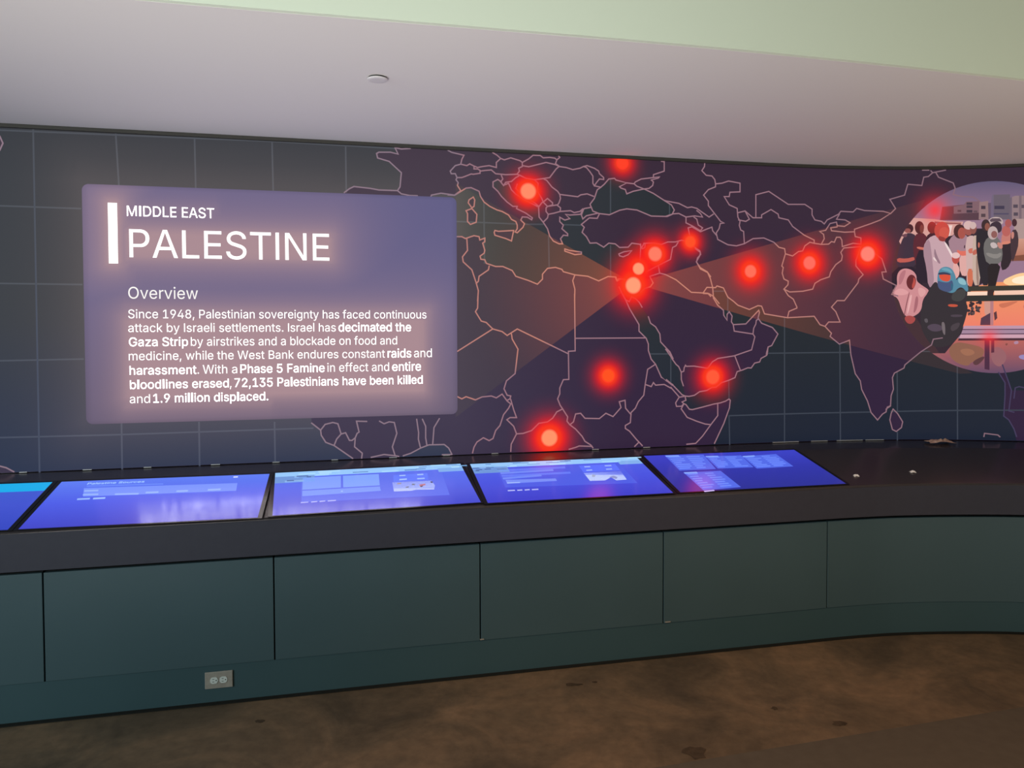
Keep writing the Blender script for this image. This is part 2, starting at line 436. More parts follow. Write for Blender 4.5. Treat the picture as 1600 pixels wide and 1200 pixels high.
# outlines of the sans-serif letters used on the display (advance, contours; thousandths of the em)
GLYPHS = {'R': ''' 188|~,188|38,-119 68,71 137,71 84,-119~.188|95,-4 83,-3 73,1 63,9 55,18 51,29 50,41 51,53 55,64 63,73 73,81 83,85 95,87 107,85 118,81 128,73 135,64 140,53 141,41 140,29 135,18 128,9 118,1 107,-3~1453|76,0 76,55 391,55 391,0/276,509 276,0 212,0 212,448 209,448 86,358 86,427 198,509~4453|40,105 40,158 247,509 311,509 109,166 109,163 413,163 413,105/282,0 282,318 343,318 343,0~8453|226,-7 193,-5 163,1 136,11 111,25 91,42 74,62 62,84 54,109 52,135 53,156 58,176 65,195 75,212 87,228 101,241 117,252 134,260 153,265 129,276 109,289 93,308 80,330 73,354 70,380 73,405 79,429 90,450 106,469 124,485 146,498 170,508 197,514 226,516 255,514 282,508 306,498 328,485 346,469 361,450 373,429 379,405 382,380 379,354 372,330 359,308 343,289 323,276 300,267 319,260 335,252 351,241 365,228 377,212 387,195 395,176 399,156 401,135 398,109 391,84 378,62 362,42 341,25 317,11 289,1 259,-5/226,49 248,50 267,54 285,60 300,69 313,79 323,91 331,106 335,121 337,139 335,157 330,173 322,189 312,202 283,223 265,230 247,234 226,235 206,234 187,230 169,223 140,202 130,189 122,173 117,157 115,139 117,121 121,106 129,91 139,79 152,69 167,60 185,54 205,50/226,290 244,291 260,294 274,300 287,308 298,318 307,330 314,344 318,359 319,376 318,392 314,407 308,420 299,432 288,442 275,449 260,455 244,459 226,460 208,459 192,455 177,449 164,442 153,432 145,420 138,407 134,392 133,376 134,359 138,344 145,330 154,318 165,308 178,300 193,294 209,291~9453|226,516 256,513 285,506 310,494 333,478 352,458 368,434 380,408 387,378 389,347 387,322 382,296 373,270 200,0 130,0 301,248 307,248 302,238 295,229 287,221 268,207 257,202 245,198 232,195 188,197 161,203 137,214 116,229 98,247 83,269 72,294 66,321 64,352 66,382 73,411 85,436 101,459 120,479 143,494 168,506 196,513/226,460 207,459 190,454 174,446 160,435 148,423 138,407 131,390 127,372 125,352 127,331 131,313 138,295 148,280 160,268 174,257 190,250 207,245 226,243 245,245 263,249 279,257 293,267 305,280 314,295 322,312 326,330 327,350 326,371 322,390 314,407 305,422 293,435 279,446 263,454 245,459~A480|16,0 201,509 276,509 463,0 395,0 232,478 245,478 85,0/110,142 110,199 370,199 370,142~B456|60,0 60,509 274,507 304,501 329,491 350,477 367,461 381,442 390,421 396,398 398,374 397,353 393,336 387,320 368,295 356,286 343,278 315,267 315,262 331,260 347,254 363,245 378,234 391,220 402,203 411,184 416,161 418,136 416,111 410,88 400,67 386,48 368,31 344,18 317,8 284,2/125,57 281,60 309,67 330,80 344,96 353,115 355,137 354,153 350,169 342,184 333,197 320,209 306,218 289,225 269,229 248,231 125,231/125,285 238,285 273,290 288,296 302,304 314,314 323,326 330,340 335,355 336,372 333,393 326,412 313,429 294,442 270,449 240,452 125,452~E419|60,0 60,509 372,509 372,452 125,452 125,286 355,286 355,229 125,229 125,57 375,57 375,0~I174|55,0 119,0 119,509 55,509~L393|60,0 60,509 125,509 125,57 361,57 361,0~N523|60,0 60,509 136,509 388,107 414,55 405,54 399,509 463,509 463,0 387,0 108,452 119,454 125,0~O533|267,-7 225,-3 186,7 150,25 119,49 92,79 70,115 53,157 44,203 40,254 44,305 53,352 70,393 92,429 119,459 150,484 186,501 225,512 267,516 309,512 348,501 384,484 415,459 442,429 464,393 480,352 490,305 493,254 490,203 480,157 464,115 442,79 415,49 384,25 348,7 309,-3/267,53 296,55 324,63 349,76 372,94 392,116 408,144 420,176 428,213 430,254 428,295 420,332 408,365 392,392 372,415 349,433 324,446 296,453 267,456 237,453 210,445 184,433 161,415 142,392 125,364 113,332 106,295 103,254 106,213 113,176 125,144 142,117 161,94 184,76 210,63 237,55~P445|60,0 60,509 272,506 305,499 332,487 356,471 375,452 390,430 400,404 407,377 409,348 407,318 400,291 390,265 375,243 356,223 332,207 305,195 272,188 109,186 109,242 257,244 279,248 297,256 312,266 324,279 333,294 339,310 343,328 344,348 343,367 339,385 333,402 324,416 312,428 297,439 279,446 257,451 125,452 125,0~S447|224,-9 188,-7 156,-1 128,9 102,23 81,40 64,60 51,83 42,109 38,137 104,137 108,118 114,102 123,88 136,76 150,66 166,59 185,53 204,50 224,49 246,50 267,54 286,60 303,69 317,79 329,92 338,106 344,122 346,139 344,154 340,168 332,179 322,189 296,205 145,253 112,269 86,289 67,313 56,341 52,372 54,400 62,425 75,448 92,468 113,484 138,498 165,508 195,514 227,516 259,514 289,508 316,498 340,484 360,468 377,449 390,427 398,403 401,378 337,378 332,402 320,421 302,437 280,449 254,456 225,459 185,454 167,448 152,440 139,430 129,418 121,405 117,391 115,376 117,359 122,345 131,334 142,324 155,315 312,264 344,248 359,238 384,213 395,198 402,180 407,161 408,139 406,112 399,87 386,64 370,43 349,25 323,11 294,0 261,-7~T449|32,452 32,509 417,509 417,452 257,452 257,0 193,0 193,452~W686|155,0 16,509 82,509 172,162 197,40 189,40 306,509 380,509 497,40 488,40 603,509 670,509 530,0 455,0 336,475 350,475 230,0~a389|160,-9 137,-7 115,-3 94,5 76,15 60,29 48,45 38,63 32,84 30,108 32,128 36,146 43,161 53,174 64,184 78,193 92,200 125,211 257,231 265,235 271,240 274,246 276,255 275,272 272,285 267,297 260,307 251,315 240,322 227,327 212,330 196,331 178,330 163,327 149,322 137,316 127,309 118,301 110,292 104,283 100,274 41,291 51,313 64,331 79,346 95,358 114,368 133,375 153,380 173,383 208,384 255,375 271,369 300,350 312,336 322,320 330,301 335,278 337,0 277,0 277,52 272,52 267,43 252,25 242,16 215,1 199,-4/170,45 192,47 211,51 228,59 242,68 254,80 263,93 270,108 274,122 276,138 276,190 272,187 267,184 221,174 210,173 134,159 112,147 103,139 97,130 93,118 92,105 93,93 96,82 102,72 109,64 119,57 130,52 142,48~b424|229,-8 208,-7 189,-3 172,4 159,12 147,21 123,50 118,59 112,59 112,0 53,0 53,509 114,509 114,319 118,319 123,327 137,346 171,373 188,379 207,383 229,384 259,382 287,374 313,361 335,342 354,320 370,293 381,261 388,227 390,189 388,151 381,116 370,84 355,57 336,34 313,16 288,3 260,-6/220,47 242,49 262,55 279,66 294,80 306,97 316,117 323,139 327,163 327,215 323,239 316,261 307,281 295,298 280,311 262,322 243,328 220,330 198,328 178,322 161,312 147,299 134,282 125,263 118,241 114,216 114,162 118,138 125,115 135,95 147,78 162,65 179,55 198,49~c396|207,-8 174,-5 144,3 117,16 93,35 72,58 56,85 44,116 37,150 34,187 37,225 44,260 56,291 72,318 93,341 117,360 144,374 174,382 226,384 260,377 305,356 330,335 349,308 362,277 303,262 300,272 278,304 270,311 252,321 242,325 231,328 207,330 184,328 163,321 145,310 130,296 118,278 108,258 102,236 96,187 102,139 108,117 118,97 130,80 145,66 163,55 184,49 207,46 232,49 253,55 271,66 279,73 292,89 301,107 304,117 363,102 350,70 331,43 306,21 292,12 261,-1 244,-5~d424|195,-8 165,-6 137,3 111,16 89,34 70,57 55,84 43,116 36,151 34,189 36,227 43,261 55,293 70,320 89,342 112,361 137,374 165,382 196,384 218,383 237,379 253,373 267,364 278,355 287,346 306,319 311,319 311,509 372,509 372,0 313,0 313,59 307,59 287,31 277,21 266,12 252,4 236,-3 217,-7/205,47 226,49 246,55 263,65 278,78 290,95 299,115 306,138 310,162 312,189 306,241 300,263 290,282 278,299 263,312 246,322 227,328 205,330 182,328 162,322 145,311 130,298 118,281 108,261 102,239 96,189 102,139 109,117 118,97 130,80 145,66 162,55 182,49~e404|212,-8 177,-5 145,3 117,16 92,35 72,58 56,85 44,116 37,150 34,187 36,224 44,258 55,290 71,317 91,340 115,359 142,373 172,382 205,384 226,383 246,380 266,374 285,366 303,355 319,341 334,324 347,305 357,282 365,256 370,227 371,169 75,169 75,221 338,221 310,202 308,226 304,248 298,269 288,286 277,301 263,314 246,323 227,328 205,330 183,328 164,323 146,313 131,301 119,286 109,270 102,251 97,231 98,151 102,127 110,106 121,88 135,73 151,61 169,53 190,48 212,46 241,49 254,53 265,58 276,65 294,82 306,105 365,91 358,72 348,55 335,39 320,26 302,14 283,4 261,-3 237,-7~f254|228,379 228,327 6,327 6,379/81,0 82,452 87,470 96,486 107,499 120,510 135,519 152,525 169,529 201,530 212,529 238,523 243,521 227,468 224,470 202,474 195,474 178,472 164,468 154,460 147,449 143,435 142,0~g425|207,-151 156,-146 134,-140 114,-132 97,-122 82,-110 59,-84 51,-69 101,-41 122,-66 131,-74 142,-82 154,-88 169,-93 187,-96 207,-97 236,-95 261,-87 282,-75 298,-58 308,-34 311,-6 311,68 306,68 301,60 287,41 266,23 252,16 236,10 217,6 195,5 165,7 138,14 113,27 90,43 71,65 55,90 43,120 36,154 34,191 36,229 43,263 55,293 71,320 90,342 112,361 138,374 166,382 196,384 218,383 237,379 253,373 267,365 279,356 308,319 313,319 313,379 372,379 370,-40 363,-67 350,-90 334,-109 314,-124 291,-136 265,-144 237,-149/205,59 227,61 246,66 264,75 278,87 290,103 300,121 307,142 311,166 311,219 307,242 300,264 291,283 279,299 264,312 247,322 227,328 205,330 182,328 163,322 145,312 130,298 118,282 109,262 102,241 98,218 96,193 98,167 102,144 109,123 118,104 131,88 145,76 163,66 183,61~h410|114,0 53,0 53,509 114,509 114,287 102,287 116,319 132,344 152,362 175,374 200,382 227,384 252,383 275,377 295,369 313,356 328,340 341,321 350,298 355,271 357,0 296,0 296,235 293,263 286,286 273,304 256,318 235,326 210,329 192,328 176,324 161,317 147,308 136,297 126,283 119,266 115,248~i167|53,0 53,379 114,379 114,0/84,443 73,444 63,448 54,455 47,463 43,472 41,483 43,494 47,504 54,512 63,518 73,522 84,524 95,522 105,518 114,512 121,504 125,494 126,483 125,472 121,463 114,455 105,448 95,444~k381|110,137 110,212 121,212 284,379 360,379 184,199 177,199/53,0 53,509 114,509 114,0/294,0 148,186 191,229 372,0~l154|45,0 109,0 109,530 45,530~m610|53,0 53,379 112,379 112,295 108,295 114,314 122,331 132,346 144,358 158,368 172,376 187,382 203,385 219,386 245,383 268,375 287,361 303,342 314,320 321,295 312,295 318,312 326,329 337,343 350,356 364,366 381,375 398,381 417,385 437,386 458,385 478,380 497,372 514,361 529,346 541,328 550,307 555,283 557,0 496,0 496,254 493,279 485,298 473,313 456,323 438,329 419,330 402,329 387,326 374,320 363,312 353,302 345,290 336,263 335,0 274,0 274,260 272,280 265,297 253,311 238,322 220,328 199,330 185,329 171,326 158,320 145,312 135,302 126,289 119,274 115,257 114,0~n410|114,0 53,0 53,379 112,379 112,287 102,287 116,319 132,344 152,362 175,374 200,382 227,384 252,383 275,377 295,369 313,356 328,340 341,321 350,298 355,271 357,0 296,0 296,235 293,263 286,286 273,304 256,318 235,326 210,329 192,328 176,324 161,317 147,308 136,297 126,283 119,266 115,248~o415|207,-8 174,-5 144,3 117,16 93,35 72,58 56,85 44,116 37,150 34,187 37,225 44,260 56,291 72,318 93,341 117,360 144,374 174,382 207,384 241,382 271,374 299,360 323,341 343,318 359,291 371,260 379,225 381,187 379,150 371,116 359,85 343,58 323,35 299,16 271,3 241,-5/207,46 231,49 252,55 270,66 285,80 298,97 307,117 314,139 318,163 318,212 314,236 307,258 298,278 285,296 270,310 252,321 231,328 207,330 184,328 163,321 145,310 130,296 118,278 108,258 102,236 96,187 102,139 108,117 118,97 130,80 145,66 163,55 184,49~r259|53,0 53,379 112,379 112,321 115,321 124,339 137,354 152,367 171,377 191,383 213,385 223,385 229,384 243,384 243,322 241,323 236,324 230,324 215,326 207,326 174,321 159,315 146,306 135,296 126,284 119,269 115,254 114,0~s365|157,-7 133,-3 112,3 93,12 76,24 62,38 50,54 41,73 36,94 94,107 101,87 111,72 124,60 141,52 160,47 181,45 206,47 227,53 244,62 258,74 265,88 268,103 266,115 262,126 254,136 243,144 229,150 118,180 92,192 72,208 58,227 50,249 47,274 49,295 55,314 65,332 79,347 95,360 115,370 137,378 161,383 212,383 234,379 254,372 271,363 286,352 299,339 318,308 324,290 268,277 262,291 254,304 243,316 228,325 210,331 187,333 166,331 147,326 131,317 119,305 111,292 109,277 110,264 115,253 124,243 136,235 261,200 287,187 306,171 320,153 328,131 331,107 329,85 323,65 312,47 298,31 281,18 260,6 236,-2 210,-7~t227|204,379 204,327 6,327 6,379/65,471 126,471 127,83 130,70 136,61 144,55 156,51 180,50 202,54 213,2 200,-2 192,-3 184,-3 176,-4 168,-4 138,-1 113,7 92,21 77,41 68,64 65,93~u410|182,-5 158,-3 135,2 115,11 97,23 82,39 69,59 60,82 54,109 53,379 114,379 116,117 124,94 137,75 154,61 175,53 200,50 218,51 234,55 249,62 263,71 274,83 283,97 290,113 295,132 296,379 357,379 357,0 298,0 298,92 307,92 294,60 277,35 257,17 234,5 209,-3~v389|163,0 17,379 84,379 206,21 184,21 305,379 371,379 226,0~w567|138,0 23,379 87,379 175,41 165,41 252,379 316,379 402,41 391,41 480,379 545,379 429,0 368,0 277,338 291,338 199,0~y389|47,-139 61,-86 94,-90 104,-89 113,-86 122,-81 130,-74 138,-64 145,-51 163,-1 17,379 84,379 206,21 184,21 305,379 371,379 196,-77 187,-93 177,-107 165,-119 153,-128 139,-136 125,-141 109,-144 82,-145 57,-142 52,-140''',
          'B': ''' 188|~,188|38,-119 68,71 137,71 84,-119~.188|95,-4 83,-3 73,1 63,9 55,18 51,29 50,41 51,53 55,64 63,73 73,81 83,85 95,87 107,85 118,81 128,73 135,64 140,53 141,41 140,29 135,18 128,9 118,1 107,-3~1453|76,0 76,55 391,55 391,0/276,509 276,0 212,0 212,448 209,448 86,358 86,427 198,509~2453|64,0 64,47 311,327 316,341 319,356 320,371 319,389 315,405 308,419 298,431 287,441 273,449 258,455 224,460 205,458 188,454 172,447 159,438 148,427 139,413 132,398 128,381 127,362 66,362 68,391 75,418 86,442 102,464 121,482 143,496 168,507 196,513 225,516 254,513 281,507 306,497 328,482 346,465 361,445 372,423 379,398 381,372 380,354 377,336 363,299 153,60 153,57 389,57 389,0~3453|218,-7 188,-5 159,1 133,10 108,22 88,38 70,57 57,79 48,104 44,132 109,132 112,115 118,100 126,87 137,76 150,66 165,59 182,54 200,51 219,50 239,51 258,55 275,61 291,69 304,80 315,93 323,108 328,125 329,145 328,163 323,180 316,196 306,211 292,223 275,234 254,241 229,246 157,248 157,299 288,448 288,452 70,452 70,509 372,509 372,461 211,278 211,289 247,290 279,286 308,276 333,262 354,244 371,222 383,198 391,173 393,145 390,116 383,90 370,66 354,45 333,27 309,12 281,2 251,-5~5453|221,-7 192,-5 165,1 140,11 118,25 99,41 83,60 71,82 63,105 60,130 122,130 125,115 130,102 138,89 148,78 160,68 173,60 188,54 204,51 221,50 241,51 259,56 276,64 291,75 304,89 314,104 322,122 326,141 328,162 326,183 321,203 314,221 303,237 290,251 275,262 257,270 238,275 218,277 201,276 184,273 167,268 152,262 139,255 128,246 67,253 96,509 366,509 366,452 151,452 134,301 148,311 178,325 194,330 212,333 229,334 252,332 274,328 294,321 313,311 330,299 345,285 358,269 370,251 379,231 386,210 390,187 391,163 388,132 381,102 369,76 352,52 332,32 309,15 282,3 253,-4~7453|97,0 323,448 323,452 62,452 62,509 391,509 391,449 165,0~9453|226,516 256,513 285,506 310,494 333,478 352,458 368,434 380,408 387,378 389,347 387,322 382,296 373,270 200,0 130,0 301,248 307,248 302,238 295,229 287,221 268,207 257,202 245,198 232,195 188,197 161,203 137,214 116,229 98,247 83,269 72,294 66,321 64,352 66,382 73,411 85,436 101,459 120,479 143,494 168,506 196,513/226,460 207,459 190,454 174,446 160,435 148,423 138,407 131,390 127,372 125,352 127,331 131,313 138,295 148,280 160,268 174,257 190,250 207,245 226,243 245,245 263,249 279,257 293,267 305,280 314,295 322,312 326,330 327,350 326,371 322,390 314,407 305,422 293,435 279,446 263,454 245,459~A480|16,0 201,509 276,509 463,0 395,0 232,478 245,478 85,0/110,142 110,199 370,199 370,142~D502|96,0 96,57 254,60 288,68 318,81 343,99 363,122 379,149 390,181 397,216 399,255 397,294 390,329 379,361 364,388 344,410 320,428 291,441 258,449 93,452 93,509 273,505 315,495 353,478 385,455 412,426 433,391 449,351 458,306 462,255 458,205 449,159 433,119 411,83 384,54 351,31 312,14 268,3/125,509 125,0 60,0 60,509~E419|60,0 60,509 372,509 372,452 125,452 125,286 355,286 355,229 125,229 125,57 375,57 375,0~F410|60,0 60,509 369,509 369,452 125,452 125,278 346,278 346,221 125,221 125,0~G520|269,-7 225,-3 185,7 149,25 118,49 91,79 69,116 53,157 43,203 40,254 43,305 53,352 69,393 91,429 117,459 149,484 184,501 223,512 265,516 340,504 384,483 403,469 421,453 436,436 449,416 460,395 468,373 474,349 408,349 402,365 378,406 368,417 344,436 330,443 300,453 265,456 236,453 209,445 183,432 160,414 141,392 125,364 113,332 106,295 103,254 106,213 113,177 125,145 141,117 161,95 184,76 210,63 238,56 269,53 296,55 322,61 345,71 365,85 382,102 396,123 407,147 413,173 415,202 434,199 283,199 283,256 478,256 475,160 466,124 451,91 431,62 406,38 377,19 344,5 308,-4~I214|55,0 159,0 159,509 55,509~L393|60,0 60,509 125,509 125,57 361,57 361,0~M628|60,0 60,509 152,509 284,170 322,49 307,49 311,59 476,509 568,509 568,0 504,0 507,457 513,457 342,0 286,0 112,457 119,457 122,0~P445|60,0 60,509 272,506 305,499 332,487 356,471 375,452 390,430 400,404 407,377 409,348 407,318 400,291 390,265 375,243 356,223 332,207 305,195 272,188 109,186 109,242 257,244 279,248 297,256 312,266 324,279 333,294 339,310 343,328 344,348 343,367 339,385 333,402 324,416 312,428 297,439 279,446 257,451 125,452 125,0~S447|224,-9 188,-7 156,-1 128,9 102,23 81,40 64,60 51,83 42,109 38,137 104,137 108,118 114,102 123,88 136,76 150,66 166,59 185,53 204,50 224,49 246,50 267,54 286,60 303,69 317,79 329,92 338,106 344,122 346,139 344,154 340,168 332,179 322,189 296,205 145,253 112,269 86,289 67,313 56,341 52,372 54,400 62,425 75,448 92,468 113,484 138,498 165,508 195,514 227,516 259,514 289,508 316,498 340,484 360,468 377,449 390,427 398,403 401,378 337,378 332,402 320,421 302,437 280,449 254,456 225,459 185,454 167,448 152,440 139,430 129,418 121,405 117,391 115,376 117,359 122,345 131,334 142,324 155,315 312,264 344,248 359,238 384,213 395,198 402,180 407,161 408,139 406,112 399,87 386,64 370,43 349,25 323,11 294,0 261,-7~T449|32,452 32,509 417,509 417,452 257,452 257,0 193,0 193,452~a389|160,-9 137,-7 115,-3 94,5 76,15 60,29 48,45 38,63 32,84 30,108 32,128 36,146 43,161 53,174 64,184 78,193 92,200 125,211 257,231 265,235 271,240 274,246 276,255 275,272 272,285 267,297 260,307 251,315 240,322 227,327 212,330 196,331 178,330 163,327 149,322 137,316 127,309 118,301 110,292 104,283 100,274 41,291 51,313 64,331 79,346 95,358 114,368 133,375 153,380 173,383 208,384 255,375 271,369 300,350 312,336 322,320 330,301 335,278 337,0 277,0 277,52 272,52 267,43 252,25 242,16 215,1 199,-4/170,45 192,47 211,51 228,59 242,68 254,80 263,93 270,108 274,122 276,138 276,190 272,187 267,184 221,174 210,173 134,159 112,147 103,139 97,130 93,118 92,105 93,93 96,82 102,72 109,64 119,57 130,52 142,48~b424|229,-8 208,-7 189,-3 172,4 159,12 147,21 123,50 118,59 112,59 112,0 53,0 53,509 114,509 114,319 118,319 123,327 137,346 171,373 188,379 207,383 229,384 259,382 287,374 313,361 335,342 354,320 370,293 381,261 388,227 390,189 388,151 381,116 370,84 355,57 336,34 313,16 288,3 260,-6/220,47 242,49 262,55 279,66 294,80 306,97 316,117 323,139 327,163 327,215 323,239 316,261 307,281 295,298 280,311 262,322 243,328 220,330 198,328 178,322 161,312 147,299 134,282 125,263 118,241 114,216 114,162 118,138 125,115 135,95 147,78 162,65 179,55 198,49~c396|207,-8 174,-5 144,3 117,16 93,35 72,58 56,85 44,116 37,150 34,187 37,225 44,260 56,291 72,318 93,341 117,360 144,374 174,382 226,384 260,377 305,356 330,335 349,308 362,277 303,262 300,272 278,304 270,311 252,321 242,325 231,328 207,330 184,328 163,321 145,310 130,296 118,278 108,258 102,236 96,187 102,139 108,117 118,97 130,80 145,66 163,55 184,49 207,46 232,49 253,55 271,66 279,73 292,89 301,107 304,117 363,102 350,70 331,43 306,21 292,12 261,-1 244,-5~d424|195,-8 165,-6 137,3 111,16 89,34 70,57 55,84 43,116 36,151 34,189 36,227 43,261 55,293 70,320 89,342 112,361 137,374 165,382 196,384 218,383 237,379 253,373 267,364 278,355 287,346 306,319 311,319 311,509 372,509 372,0 313,0 313,59 307,59 287,31 277,21 266,12 252,4 236,-3 217,-7/205,47 226,49 246,55 263,65 278,78 290,95 299,115 306,138 310,162 312,189 306,241 300,263 290,282 278,299 263,312 246,322 227,328 205,330 182,328 162,322 145,311 130,298 118,281 108,261 102,239 96,189 102,139 109,117 118,97 130,80 145,66 162,55 182,49~e404|212,-8 177,-5 145,3 117,16 92,35 72,58 56,85 44,116 37,150 34,187 36,224 44,258 55,290 71,317 91,340 115,359 142,373 172,382 205,384 226,383 246,380 266,374 285,366 303,355 319,341 334,324 347,305 357,282 365,256 370,227 371,169 75,169 75,221 338,221 310,202 308,226 304,248 298,269 288,286 277,301 263,314 246,323 227,328 205,330 183,328 164,323 146,313 131,301 119,286 109,270 102,251 97,231 98,151 102,127 110,106 121,88 135,73 151,61 169,53 190,48 212,46 241,49 254,53 265,58 276,65 294,82 306,105 365,91 358,72 348,55 335,39 320,26 302,14 283,4 261,-3 237,-7~h410|114,0 53,0 53,509 114,509 114,287 102,287 116,319 132,344 152,362 175,374 200,382 227,384 252,383 275,377 295,369 313,356 328,340 341,321 350,298 355,271 357,0 296,0 296,235 293,263 286,286 273,304 256,318 235,326 210,329 192,328 176,324 161,317 147,308 136,297 126,283 119,266 115,248~i167|53,0 53,379 114,379 114,0/84,443 73,444 63,448 54,455 47,463 43,472 41,483 43,494 47,504 54,512 63,518 73,522 84,524 95,522 105,518 114,512 121,504 125,494 126,483 125,472 121,463 114,455 105,448 95,444~k381|110,137 110,212 121,212 284,379 360,379 184,199 177,199/53,0 53,509 114,509 114,0/294,0 148,186 191,229 372,0~l194|45,0 149,0 149,530 45,530~m610|53,0 53,379 112,379 112,295 108,295 114,314 122,331 132,346 144,358 158,368 172,376 187,382 203,385 219,386 245,383 268,375 287,361 303,342 314,320 321,295 312,295 318,312 326,329 337,343 350,356 364,366 381,375 398,381 417,385 437,386 458,385 478,380 497,372 514,361 529,346 541,328 550,307 555,283 557,0 496,0 496,254 493,279 485,298 473,313 456,323 438,329 419,330 402,329 387,326 374,320 363,312 353,302 345,290 336,263 335,0 274,0 274,260 272,280 265,297 253,311 238,322 220,328 199,330 185,329 171,326 158,320 145,312 135,302 126,289 119,274 115,257 114,0~n410|114,0 53,0 53,379 112,379 112,287 102,287 116,319 132,344 152,362 175,374 200,382 227,384 252,383 275,377 295,369 313,356 328,340 341,321 350,298 355,271 357,0 296,0 296,235 293,263 286,286 273,304 256,318 235,326 210,329 192,328 176,324 161,317 147,308 136,297 126,283 119,266 115,248~o415|207,-8 174,-5 144,3 117,16 93,35 72,58 56,85 44,116 37,150 34,187 37,225 44,260 56,291 72,318 93,341 117,360 144,374 174,382 207,384 241,382 271,374 299,360 323,341 343,318 359,291 371,260 379,225 381,187 379,150 371,116 359,85 343,58 323,35 299,16 271,3 241,-5/207,46 231,49 252,55 270,66 285,80 298,97 307,117 314,139 318,163 318,212 314,236 307,258 298,278 285,296 270,310 252,321 231,328 207,330 184,328 163,321 145,310 130,296 118,278 108,258 102,236 96,187 102,139 108,117 118,97 130,80 145,66 163,55 184,49~p424|53,-143 53,379 112,379 112,319 118,319 123,327 137,346 171,373 188,379 207,383 229,384 259,382 287,374 313,361 335,342 354,320 370,293 381,261 388,227 390,189 388,151 381,116 370,84 355,57 336,34 313,16 288,3 260,-6 229,-8 208,-7 189,-3 173,4 159,12 147,21 118,59 114,59 114,-143/220,47 242,49 262,55 279,66 294,80 306,97 316,117 323,139 327,163 327,215 323,239 316,261 307,281 295,298 280,311 262,322 243,328 220,330 198,328 178,322 161,312 147,299 134,282 125,263 118,241 114,216 114,162 118,138 125,115 135,95 147,78 162,65 179,55 198,49~r259|53,0 53,379 112,379 112,321 115,321 124,339 137,354 152,367 171,377 191,383 213,385 223,385 229,384 243,384 243,322 241,323 236,324 230,324 215,326 207,326 174,321 159,315 146,306 135,296 126,284 119,269 115,254 114,0~s365|157,-7 133,-3 112,3 93,12 76,24 62,38 50,54 41,73 36,94 94,107 101,87 111,72 124,60 141,52 160,47 181,45 206,47 227,53 244,62 258,74 265,88 268,103 266,115 262,126 254,136 243,144 229,150 118,180 92,192 72,208 58,227 50,249 47,274 49,295 55,314 65,332 79,347 95,360 115,370 137,378 161,383 212,383 234,379 254,372 271,363 286,352 299,339 318,308 324,290 268,277 262,291 254,304 243,316 228,325 210,331 187,333 166,331 147,326 131,317 119,305 111,292 109,277 110,264 115,253 124,243 136,235 261,200 287,187 306,171 320,153 328,131 331,107 329,85 323,65 312,47 298,31 281,18 260,6 236,-2 210,-7~t227|204,379 204,327 6,327 6,379/65,471 126,471 127,83 130,70 136,61 144,55 156,51 180,50 202,54 213,2 200,-2 192,-3 184,-3 176,-4 168,-4 138,-1 113,7 92,21 77,41 68,64 65,93~v389|163,0 17,379 84,379 206,21 184,21 305,379 371,379 226,0~z380|42,0 42,46 254,320 254,323 48,323 48,379 333,379 333,331 126,60 126,56 339,56 339,0'''}


def _inside(p, loop):
    r = False
    for i in range(len(loop)):
        (x0, y0), (x1, y1) = loop[i - 1], loop[i]
        if (y0 > p[1]) != (y1 > p[1]) and p[0] < (x1 - x0) * (p[1] - y0) / (y1 - y0) + x0:
            r = not r
    return r


def _winding(p, loop):
    w_ = 0
    for i in range(len(loop)):
        (x0, y0), (x1, y1) = loop[i - 1], loop[i]
        if (y0 <= p[1]) != (y1 <= p[1]) and p[0] < (x1 - x0) * (p[1] - y0) / (y1 - y0) + x0:
            w_ += 1 if y1 > y0 else -1
    return w_


def _decode(t):
    out = {}
    for g in t.split('~'):
        head, body = g[1:].split('|')
        loops = [[tuple(int(v) for v in p.split(',')) for p in l.split(' ')] for l in body.split('/')] if body else []
        V, Fc = [], []
        holes = {}
        for i, l in enumerate(loops):
            for j, o in enumerate(loops):
                if i != j and all(_inside((l[k - 1][0] + (p[0] - l[k - 1][0]) * t, l[k - 1][1] + (p[1] - l[k - 1][1]) * t), o) for k, p in enumerate(l) for t in (.25, .5, .75, 1)):
                    holes.setdefault(j, []).append(i)
        inner = {i for h in holes.values() for i in h}
        for j, l in enumerate(loops):
            if j in inner:
                continue
            hl = [loops[i] for i in holes.get(j, [])]
            pts, ed = [], []
            for q in [l] + hl:
                n = len(pts)
                pts += [Vector(p) for p in q]
                ed += [(n + i, n + (i + 1) % len(q)) for i in range(len(q))]
            ov, _, of = delaunay_2d_cdt(pts, ed, [], 0, 1e-4)[:3]
            n = len(V)
            V += [(p.x, p.y) for p in ov]
            for f in of:
                c = (sum(ov[i].x for i in f) / len(f), sum(ov[i].y for i in f) / len(f))
                if _winding(c, l) and not any(_inside(c, q) for q in hl):
                    Fc.append(tuple(n + i for i in f))
        out[g[0]] = (int(head), V, Fc)
    return out


GLYPHS = {k: _decode(v) for k, v in GLYPHS.items()}


def text2d(s, x0, x1, y0, cap, bold=0):
    """letters of s from x0 to x1 with baseline y0 and capital height cap -> (verts, faces)"""
    G = GLYPHS['B' if bold else 'R']
    V, Fc, pen = [], [], 0
    for ch in s:
        adv, gv, gf = G[ch]
        n = len(V)
        V += [(pen + x, y) for x, y in gv]
        Fc += [tuple(n + i for i in f) for f in gf]
        pen += adv
    a, b = min(v[0] for v in V), max(v[0] for v in V)
    return ([(x0 + (x - a) / (b - a) * (x1 - x0), y0 + y / 509 * cap) for x, y in V], Fc)


def SC(ox, oy, k, pts):
    """points read in an enlarged crop -> photograph pixels"""
    return [(ox + x * k, oy + y * k) for x, y in pts]


